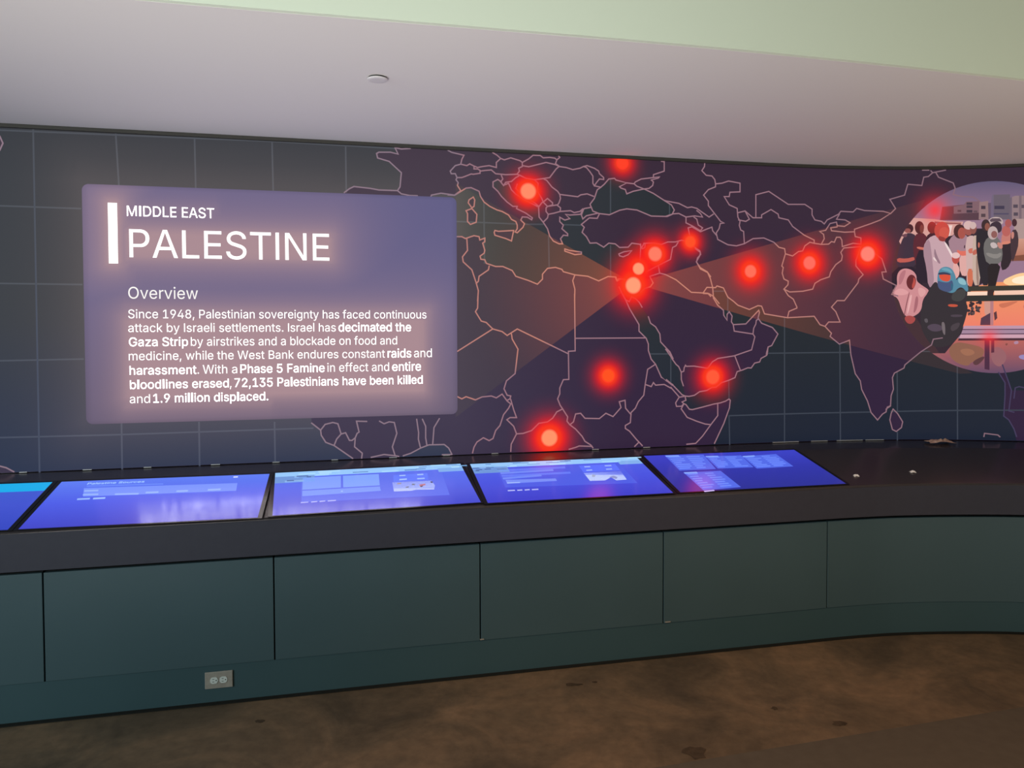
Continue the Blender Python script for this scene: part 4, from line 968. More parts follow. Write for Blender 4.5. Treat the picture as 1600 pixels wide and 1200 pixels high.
india_e = cF((520, 865), (530, 830), (555, 820), (560, 740), (578, 690), (570, 600), (585, 565), (660, 525), (668, 500), (790, 400), (875, 345), (890, 300), (960, 290))
som = cL((570, 1145), (680, 910), (745, 730), (755, 640), (740, 625), (700, 650), (640, 670), (560, 685), (430, 720), (310, 750), (275, 745), (235, 690), (210, 680), (190, 660), (235, 640), (225, 590))
arab_s = cL((270, 595), (335, 582), (395, 540), (480, 525), (540, 490), (590, 485), (650, 435), (740, 405), (810, 375), (835, 305), (900, 285), (960, 260), (1000, 262), (1040, 205), (1100, 190), (1115, 150), (1180, 115), (1190, 60)) + cD((700, 420), (710, 365), (735, 355), (778, 275), (740, 230), (665, 200), (640, 165), (650, 125), (645, 110), (555, 205), (468, 210), (455, 190), (460, 150), (440, 120), (425, 140), (425, 180), (402, 145), (400, 110), (360, 75), (330, 25)) + cB((330, 1080))
sea([iran + india_e + [(1520, 529), (1640, 535), (1900, 560), (1900, 720), (1600, 715), (1108, 715)] + som + arab_s])
sea([cH((920, 580), (1010, 540), (1085, 500), (1150, 475), (1270, 472), (1305, 500), (1330, 550), (1330, 590))])

islands = [cA((175, 480), (185, 500), (180, 545), (165, 555), (140, 520), (145, 500)), cA((165, 560), (200, 600), (195, 655), (155, 670), (135, 650), (135, 595), (125, 575)),
           cA((325, 712), (350, 718), (455, 712), (440, 785), (400, 768), (325, 745), (320, 725)), cA((810, 840), (840, 850), (925, 862), (925, 875), (880, 880), (810, 855)),
           cA((1185, 875), (1220, 860), (1275, 852), (1250, 880), (1215, 895), (1190, 888)), cF((575, 845), (610, 880), (650, 945), (640, 990), (600, 1020), (570, 1005), (550, 930), (560, 880)),
           cF((1400, 560), (1430, 500), (1480, 640), (1500, 700), (1640, 700), (1800, 760), (1800, 1090), (1540, 1090), (1520, 1000), (1480, 930), (1440, 900), (1450, 740), (1450, 640)), SC(0, 600, .125, [(-300, 1000), (0, 1025), (80, 1045), (175, 1095), (175, 1150), (-300, 1150)]),
           SC(0, 180, .275, [(-200, 100), (0, 120), (18, 160), (0, 200), (-200, 230)])]
for p in islands:
    flat('island', [([(s, max(h, H_LEDGE + .003)) for s, h in SH(p)], land, .0011)], wallP, M['pic'], VW, SCUT)

# grid of latitude and longitude, over the seas only
GR = [((52, 203), (62, 738)), ((181, 209), (186, 292)), ((304, 213), (306, 297)), ((425, 219), (427, 300)), ((540, 226), (541, 300)), ((190, 660), (191, 733)), ((311, 660), (312, 727)), ((429, 660), (430, 722)),
      ((756, 317), (757, 411)), ((857, 369), (858, 418)), ((953.8, 281), (953.8, 334)), ((953.8, 384), (954, 432)), ((1046, 320), (1046, 335)), ((1137, 463), (1137, 487)), ((1138.5, 595), (1139, 623)), ((1139, 650), (1140, 694)),
      ((1225.6, 497), (1225.6, 692)), ((1312, 538), (1313, 690)), ((1401.6, 582), (1402, 641)), ((1402, 675), (1402, 688)), ((1495.5, 540), (1496, 686)), ((1048, 554), (1048, 597)),
      ((-60, 201), (425, 221), (616, 232)), ((-60, 319.5), (126, 326)), ((-60, 442), (128, 444.6)), ((-60, 565), (130, 561)), ((-60, 685), (62, 682.3), (190, 679), (440, 670.5), (489, 669)),
      ((711, 346), (808, 350)), ((819, 350.5), (850, 350.5)), ((880, 351), (908, 352)), ((1197, 552), (1328, 550.5)), ((1016, 553), (1048, 553)), ((1139, 649.5), (1359, 643.8)), ((1392, 643), (1600, 641), (1700, 641)), ((1114, 455), (1131, 455)), ((1440, 549), (1500, 549.6))]


def gridcol(s, h):
    return [a + b for a, b in zip(ocean(s, h), (.030, .034, .042))]


flat('grid_line', [(ribbon(SH(p), .008), gridcol, .0014) for p in GR], wallP, M['pic'], VW, SCUT)


# orange beams running from the place shown to the card and to the photo
def wedge(px, core, far_, reach):
    ap = sh(990, 443)
    def c_(s, h):
        k = min(1, math.hypot(s - ap[0], h - ap[1]) / reach)
        return [a * (1 - k) ** 1.5 + b * (1 - (1 - k) ** 1.5) for a, b in zip(core, far_)]
    return flat('light_beam', [(SH(px), c_, .0018)], wallP, M['glow'], VW, SCUT, [1.1 + k * .06 for k in range(26)])


wedge([(990, 443), (712, 286), (712, 652)], (.22, .045, .012), (.011, .010, .000), 1.0)
wedge([(990, 443), (1445, 312), (1395, 440), (1470, 556), (1520, 583), (1500, 584)], (.20, .038, .012), (.022, .007, .003), 1.9)

# ------------------------------------------------------------------ round photo on the display
EC, ERX, ERY = (1555.0, 433.0), 162.0, 150.0
ELL = [(EC[0] + ERX * math.cos(a * math.pi / 48), EC[1] + ERY * math.sin(a * math.pi / 48)) for a in range(96)]


def clip(poly):
    out = poly
    n = len(ELL)
    for i in range(n):
        a, b = ELL[i], ELL[(i + 1) % n]
        ins = lambda p: (b[0] - a[0]) * (p[1] - a[1]) - (b[1] - a[1]) * (p[0] - a[0]) >= 0
        src, out = out, []
        for j in range(len(src)):
            p, q = src[j - 1], src[j]
            ip, iq = ins(p), ins(q)
            if ip != iq:
                d1 = (b[0] - a[0]) * (p[1] - a[1]) - (b[1] - a[1]) * (p[0] - a[0])
                d2 = (b[0] - a[0]) * (q[1] - a[1]) - (b[1] - a[1]) * (q[0] - a[0])
                k = d1 / (d1 - d2)
                out.append((p[0] + (q[0] - p[0]) * k, p[1] + (q[1] - p[1]) * k))
            if iq:
                out.append(q)
        if not out:
            return None
    return out


def soft(pts, n=2):
    for _ in range(n):
        out = []
        for i in range(len(pts)):
            a, b = pts[i], pts[(i + 1) % len(pts)]
            out += [(a[0] * .75 + b[0] * .25, a[1] * .75 + b[1] * .25), (a[0] * .25 + b[0] * .75, a[1] * .25 + b[1] * .75)]
        pts = out
    return pts


def oval(cx, cy, rx, ry, tilt=0):
    ct, st = math.cos(tilt), math.sin(tilt)
    return [(cx + rx * math.cos(a) * ct - ry * math.sin(a) * st, cy + rx * math.cos(a) * st + ry * math.sin(a) * ct) for a in [k * math.pi / 12 for k in range(24)]]


PH = None
_dep = [.0016]


def shade(top, bot, y0, y1):
    def f(s, h):
        _, y = proj(wallP(s, h, 0))
        k = min(max((y - y0) / (y1 - y0), 0), 1)
        return [a + (b - a) * k for a, b in zip(L3(top), L3(bot))]
    return f


def pic(name, shapes, label=None, hcut=False):
    polys = []
    for pts, c_ in shapes:
        q = clip(pts)
        if not q or len(q) < 3:
            continue
        polys.append((SH(q), c_ if callable(c_) else L3(c_), _dep[0]))
        _dep[0] += .000006
    o = flat(name, polys, wallP, M['pic'], PH, SCUT, [1.4 + k * .03 for k in range(45)] if hcut else None)
    if label:
        o['label'] = label
    return o


PH = flat('photo_inset', [(SH(ELL), shade((98, 88, 118), (152, 118, 140), 283, 345), _dep[0])], wallP, M['pic'], VW, SCUT, [1.4 + k * .03 for k in range(45)])
PH['label'] = 'round photo inset of people standing in rows outdoors'
_dep[0] += .00002
E_ = cE
# ground: dusty bright sand behind, tan and purple in front
pic('sand', [(cM((-40, 400), (1300, 150), (2500, 150), (2500, 660), (-40, 660)), shade((238, 150, 100), (238, 128, 106), 440, 510)), (soft(cM((1320, 150), (1500, 60), (1620, 40), (2400, 60), (2400, 190), (1500, 215))), (252, 205, 150)),
             (soft(cM((1440, 120), (1600, 70), (1900, 80), (1900, 170), (1500, 180))), (255, 236, 205)), (soft(cM((1300, 400), (1420, 380), (1560, 360), (1420, 430), (1340, 450))), (205, 115, 88)), (soft(cM((1580, 400), (1760, 380), (1760, 520), (1600, 470))), (214, 120, 98))], hcut=True)
pic('foreground', [(cM((560, 790), (2500, 790), (2500, 1300), (560, 1300)), shade((184, 100, 92), (104, 76, 102), 530, 582)), (soft(cM((740, 900), (830, 830), (960, 850), (1160, 900), (1120, 1020), (1000, 1060), (960, 1110), (830, 1070), (760, 1000))), (142, 96, 78)),
                   (soft(cM((1000, 1060), (1130, 990), (1160, 1010), (1060, 1110))), (92, 58, 62)), (soft(cM((850, 920), (980, 900), (1060, 960), (940, 1000))), (160, 108, 84)), (soft(cM((1220, 900), (1330, 880), (1420, 1000), (1330, 1130), (1230, 1060))), (150, 98, 104)),
                   (soft(cM((1380, 850), (1420, 845), (1400, 880))), (130, 75, 70)), (soft(cM((1480, 830), (1530, 815), (1540, 850), (1490, 860))), (175, 135, 160)), (soft(cM((1530, 990), (1600, 970), (1720, 1000), (1700, 1040), (1560, 1030))), (150, 135, 185))], hcut=True)


pic('shade', [(cE((540, 585), (1290, 585), (1280, 1010), (1150, 1100)) + cM((900, 720), (700, 960), (-60, 960), (-60, 300)), (54, 40, 50))])


def win(x, y, w_, h_, c_=(70, 56, 68)):
    return (E_((x, y), (x + w_, y), (x + w_, y + h_), (x, y + h_)), c_)


pic('building', [(E_((960, 415), (1130, 398), (1150, 375), (1250, 372), (1260, 520), (940, 520)), (112, 74, 84)), (E_((1050, 415), (1130, 400), (1150, 375), (1250, 372), (1255, 520), (1050, 520)), (128, 96, 104)), win(1150, 382, 46, 18), win(1150, 405, 46, 20), win(1150, 440, 46, 22), win(1080, 440, 28, 16, (96, 66, 74)), win(1205, 445, 30, 16, (100, 76, 84)), (E_((960, 420), (1050, 415), (1050, 520), (950, 520)), (104, 58, 66)), (E_((1040, 470), (1250, 462), (1250, 520), (1040, 520)), (88, 62, 72))])
pic('building', [(E_((1250, 380), (1320, 370), (1325, 515), (1245, 515)), (148, 118, 120)), win(1264, 408, 34, 26), win(1264, 470, 34, 26, (84, 66, 72)), (E_((1318, 385), (1345, 385), (1345, 515), (1322, 515)), (104, 86, 104))])
pic('building', [(E_((1350, 322), (1490, 318), (1490, 515), (1340, 515)), (106, 94, 106)), win(1368, 408, 78, 26, (66, 58, 78)), win(1350, 465, 130, 12, (84, 76, 98)), (E_((1340, 390), (1350, 322), (1362, 322), (1362, 515), (1340, 515)), (114, 100, 122))])
pic('building', [(E_((1490, 345), (1530, 330), (1900, 320), (1900, 530), (1490, 530)), (146, 122, 126)), win(1515, 398, 36, 26, (84, 72, 84)), win(1518, 460, 34, 26, (84, 72, 84)), win(1580, 400, 36, 26, (90, 76, 88)), win(1660, 400, 36, 26, (90, 76, 88)), (E_((1560, 330), (1580, 328), (1580, 530), (1560, 530)), (122, 102, 110)), (E_((1490, 345), (1505, 340), (1505, 530), (1490, 530)), (112, 96, 110))])
pic('vehicle', [(E_((720, 502), (900, 512), (1000, 530), (1125, 532), (1110, 575), (1040, 640), (640, 720), (600, 640), (690, 540)), (214, 160, 152)), (E_((900, 530), (1010, 538), (1110, 540), (1105, 552), (900, 548)), (150, 88, 88)), (E_((1010, 560), (1040, 560), (1020, 640), (985, 660)), (236, 210, 205))], 'pale van behind the standing men')
pic('vehicle', [(soft(E_((1300, 560), (1330, 505), (1380, 492), (1430, 505), (1440, 560))), (190, 168, 166)), (E_((1330, 520), (1350, 506), (1410, 506), (1425, 530), (1340, 534)), (92, 74, 84)), (soft(E_((1330, 540), (1420, 525), (1430, 620), (1340, 620))), (62, 48, 58))], 'pale car with dark windows')
pic('wall_block', [(E_((1515, 510), (1900, 505), (1900, 665), (1530, 665)), (172, 146, 142)), (E_((1520, 665), (1900, 662), (1900, 800), (1510, 812)), shade((206, 152, 132), (178, 112, 92), 373, 402)), (E_((1510, 800), (1600, 790), (1900, 790), (1900, 830), (1490, 840)), (128, 78, 62))])


def man(body, head, extra, lab):
    pic('person', [(soft(E_(*b), 1), c_) for b, c_ in body] + [(oval(1280 + .2 * h[0], 240 + .2 * h[1], .2 * h[2], .2 * h[3]), c_) for h, c_ in head] + [(soft(E_(*b), 1), c_) for b, c_ in extra], lab)


man([(((660, 640), (700, 615), (760, 640), (770, 760), (750, 900), (600, 900), (615, 760)), (64, 48, 62)), (((560, 890), (780, 880), (820, 1100), (560, 1100)), (44, 32, 44))], [((705, 585, 30, 34), (66, 36, 42)), ((690, 602, 24, 18), (150, 84, 80))], [(((605, 815), (680, 822), (745, 805), (752, 830), (690, 850), (610, 852)), (190, 92, 82)), (((630, 640), (690, 620), (680, 660)), (110, 70, 80))], 'man in dark shirt with arms folded, at the left edge of the round photo')
man([(((740, 640), (800, 610), (850, 660), (850, 760), (860, 900), (760, 900), (730, 760)), (92, 40, 50)), (((750, 760), (860, 750), (880, 1010), (760, 1010)), (46, 34, 46))], [((782, 578, 36, 50), (76, 38, 40)), ((800, 590, 16, 34), (120, 62, 56))], [(((760, 725), (840, 738), (835, 756), (765, 745)), (205, 110, 95))], 'man in maroon shirt with dark hair')
man([(((830, 650), (880, 610), (930, 630), (930, 720), (840, 740)), (58, 34, 44))], [((880, 578, 36, 46), (124, 46, 44))], [], 'man in dark clothes behind the bald man')
man([(((1040, 640), (1090, 610), (1170, 650), (1185, 760), (1160, 830), (1060, 820), (1000, 700)), (164, 128, 140)), (((1090, 790), (1165, 790), (1168, 905), (1155, 960), (1100, 950)), (222, 168, 162))], [((1095, 608, 46, 56), (74, 44, 44)), ((1112, 622, 30, 44), (168, 84, 74))], [(((1070, 748), (1110, 765), (1180, 752), (1190, 778), (1130, 802), (1085, 790)), (222, 112, 96)), (((1130, 720), (1140, 712), (1138, 740), (1130, 742)), (70, 46, 56))], 'man in mauve shirt and white trousers with folded arms')
man([(((1140, 660), (1190, 635), (1225, 660), (1200, 830), (1190, 1030), (1150, 1030), (1150, 900)), (206, 172, 168)), (((1155, 900), (1200, 900), (1200, 1040), (1160, 1040)), (208, 112, 84))], [((1165, 590, 36, 50), (160, 86, 78)), ((1165, 560, 38, 34), (214, 178, 176))], [(((1160, 745), (1215, 735), (1215, 770), (1170, 785)), (205, 110, 92))], 'man with white cap and pale tunic')
man([(((1200, 640), (1235, 640), (1255, 700), (1240, 790), (1262, 1028), (1200, 1030), (1195, 830)), (198, 172, 158))], [((1202, 585, 26, 44), (142, 84, 76)), ((1200, 562, 26, 28), (206, 176, 172))], [(((1195, 760), (1240, 740), (1250, 770), (1200, 800)), (192, 104, 88)), (((1222, 800), (1236, 800), (1250, 1028), (1228, 1028)), (158, 128, 116))], 'man with white cap and long cream robe')
man([(((1225, 610), (1280, 580), (1330, 600), (1345, 700), (1330, 1030), (1265, 1030), (1225, 760)), (46, 40, 46)), (((1240, 690), (1256, 700), (1250, 740), (1238, 730)), (190, 108, 92))], [((1300, 560, 34, 46), (62, 44, 46)), ((1312, 572, 20, 30), (140, 84, 72))], [], 'man dressed in black')
man([(((1420, 640), (1450, 620), (1515, 620), (1525, 700), (1500, 800), (1425, 760)), (196, 122, 112)), (((1430, 700), (1520, 690), (1505, 830), (1470, 900), (1415, 915), (1425, 760)), (52, 40, 46))], [((1460, 605, 34, 42), (184, 98, 92)), ((1476, 545, 26, 32), (168, 88, 86))], [(((1420, 690), (1500, 680), (1490, 705), (1425, 712)), (214, 132, 112))], 'people in pink and dark clothes far down the row')
man([(((1500, 600), (1545, 590), (1560, 700), (1530, 800), (1505, 860), (1490, 700)), (70, 52, 58))], [((1524, 540, 20, 30), (72, 44, 50))], [(((1500, 610), (1522, 612), (1520, 660), (1500, 670)), (198, 130, 120))], 'dark haired man farthest down the row')
man([(((1290, 680), (1340, 640), (1400, 650), (1436, 760), (1420, 865), (1310, 870), (1280, 760)), (112, 108, 106)), (((1310, 860), (1420, 860), (1395, 960), (1360, 1110), (1310, 1110), (1320, 1000)), (44, 36, 38))], [((1355, 620, 40, 52), (190, 168, 166)), ((1366, 632, 24, 28), (142, 92, 88))], [(((1330, 700), (1370, 690), (1400, 730), (1350, 745)), (196, 180, 178)), (((1300, 770), (1380, 790), (1420, 770), (1425, 800), (1380, 825), (1310, 800)), (138, 132, 128)), (((1385, 690), (1430, 700), (1432, 745), (1400, 740)), (198, 130, 118))], 'person in grey coat and pale headscarf with arms folded')
man([(((880, 640), (935, 640), (985, 690), (1035, 770), (1090, 890), (1090, 960), (1000, 1045), (850, 1045), (838, 900), (808, 770), (825, 690)), (198, 162, 170)), (((808, 770), (825, 700), (860, 660), (880, 800), (900, 1040), (850, 1045), (838, 900)), (168, 132, 144))], [((958, 602, 60, 70), (194, 76, 66)), ((975, 620, 40, 46), (206, 88, 74))], [(((985, 690), (975, 700), (1030, 800), (1080, 900), (1090, 890), (1035, 770)), (236, 214, 212)), (((890, 800), (930, 850), (890, 830)), (230, 205, 205)), (((930, 640), (990, 660), (980, 690), (930, 680)), (150, 60, 56)), (((900, 730), (920, 800), (950, 860), (930, 860), (895, 800)), (150, 118, 130))], 'bald bearded man in a long white robe')
man([(((1040, 860), (1070, 850), (1098, 900), (1090, 960), (1060, 980)), (226, 170, 164))], [((1065, 820, 30, 42), (186, 80, 72)), ((1066, 796, 32, 24), (228, 190, 188))], [], 'child in white cap beside the robed man')
# bench rails, legs and slats
pic('bench', [(cM((955, 200), (2400, 165), (2400, 230), (965, 255)), (62, 58, 50)), (cM((950, 262), (1185, 258), (1190, 300), (945, 304)), (248, 214, 192)), (cM((1260, 250), (2400, 225), (2400, 280), (1260, 298)), (244, 200, 178)), (cM((935, 305), (2400, 275), (2400, 345), (930, 372)), (50, 50, 48)),
              (cM((1185, 240), (1255, 236), (1250, 300), (1180, 302)), (60, 44, 44)), (cM((1215, 368), (1252, 366), (1250, 642), (1215, 642)), (182, 124, 128)), (cM((1145, 372), (1215, 370), (1215, 500), (1180, 560), (1150, 500)), (206, 150, 136)), (cM((1110, 560), (1215, 500), (1215, 640), (1100, 640)), (84, 58, 74)), (cM((1255, 500), (1285, 480), (1295, 560), (1265, 590)), (92, 56, 62)),
              (cM((920, 648), (2400, 640), (2400, 680), (905, 684)), (190, 150, 170)), (cM((900, 694), (2400, 688), (2400, 732), (885, 736)), (164, 134, 156)), (cM((880, 746), (2400, 740), (2400, 786), (862, 790)), (204, 160, 176)), (cM((905, 684), (2400, 680), (2400, 690), (900, 695)), (84, 60, 84)), (cM((890, 736), (2400, 731), (2400, 742), (880, 747)), (84, 56, 78)),
              (cM((860, 790), (2400, 785), (2400, 812), (845, 816)), (72, 44, 56)), (cM((1150, 812), (1206, 812), (1206, 1150), (1150, 1140)), (76, 44, 66)), (cM((1225, 812), (1260, 812), (1260, 950), (1225, 955)), (80, 46, 64))], 'slatted bench with dark back rails')
rb = random.Random(2)
pic('plant', [(oval(1380 + .1375 * rb.uniform(960, 1100), 420 + .1375 * rb.uniform(380, 520), rb.uniform(1.5, 3.5), rb.uniform(1.2, 3)), rb.choice([(66, 54, 58), (84, 70, 72), (58, 44, 50)])) for k in range(26)] + [(cM((1040, 480), (1100, 500), (1110, 560), (1070, 600), (1035, 560)), (236, 134, 100))])
# the two women seated in front
man_ = lambda body, lab: pic('person', [(soft(cM(*b), 2), c_) for b, c_ in body], lab)
man_([(((150, 80), (185, 15), (250, -8), (330, 15), (378, 75), (375, 140), (440, 190), (520, 240), (505, 275), (445, 350), (432, 480), (340, 548), (250, 545), (205, 460), (165, 330), (92, 300), (108, 235), (160, 200)), (206, 140, 144)), (((230, 550), (300, 525), (375, 560), (335, 625), (270, 625)), (168, 74, 72)),
      (((258, 130), (300, 62), (352, 75), (374, 130), (362, 195), (322, 250), (268, 205)), (104, 42, 46)), (((342, 90), (366, 125), (362, 190), (330, 232), (322, 190), (340, 140)), (186, 78, 70)), (((180, 80), (215, 25), (260, 10), (240, 90), (200, 180), (170, 180)), (182, 116, 124)),
      (((290, 270), (300, 260), (262, 420), (240, 540), (232, 530), (262, 380)), (120, 66, 74)), (((300, 300), (330, 290), (300, 440), (270, 530), (268, 480)), (228, 172, 172)), (((130, 250), (200, 215), (300, 265), (250, 300), (130, 300)), (222, 158, 160)), (((390, 200), (500, 245), (440, 330), (400, 300)), (220, 160, 160)), (((370, 300), (400, 330), (385, 450), (340, 520), (350, 420)), (168, 104, 112))], 'seated woman in a pale pink headscarf and shawl')
man_([(((600, 130), (540, 200), (470, 330), (430, 440), (420, 560), (430, 680), (480, 780), (560, 890), (700, 890), (800, 840), (880, 720), (930, 580), (965, 440), (935, 380), (965, 240), (900, 200), (760, 240), (650, 240)), (54, 47, 52)), (((480, 660), (560, 620), (660, 640), (680, 700), (560, 720)), (84, 70, 84)), (((660, 600), (700, 610), (705, 760), (680, 740), (665, 680)), (116, 104, 108)),
      (((800, 250), (930, 220), (940, 320), (860, 380), (760, 350)), (68, 66, 66)), (((730, 400), (850, 405), (840, 435), (740, 432)), (196, 84, 62)), (((760, 520), (900, 520), (900, 545), (770, 550)), (78, 66, 76)), (((460, 570), (500, 560), (510, 610), (475, 615)), (92, 84, 90)), (((760, 640), (880, 600), (850, 680), (770, 720)), (74, 64, 70)),
      (((615, 60), (640, 0), (700, -28), (770, -10), (815, 60), (830, 140), (850, 90), (925, 110), (955, 180), (968, 245), (945, 265), (900, 210), (850, 215), (800, 280), (720, 265), (640, 230), (612, 170)), (86, 136, 158)), (((612, 130), (660, 150), (740, 160), (780, 120), (800, 200), (760, 270), (680, 255), (620, 220)), (74, 86, 122)), (((625, 65), (690, 50), (760, 60), (765, 120), (730, 150), (650, 130)), (216, 82, 58)), (((620, 45), (690, 35), (762, 55), (765, 75), (700, 62), (625, 72)), (58, 62, 86)),
      (((850, 100), (920, 115), (950, 180), (900, 185), (850, 160)), (140, 186, 196)), (((650, 5), (700, -15), (760, 5), (790, 60), (740, 30), (690, 20)), (108, 160, 178)), (((775, 150), (795, 200), (780, 260), (765, 200)), (52, 100, 126))], 'seated woman in black with a blue headscarf and face mask')

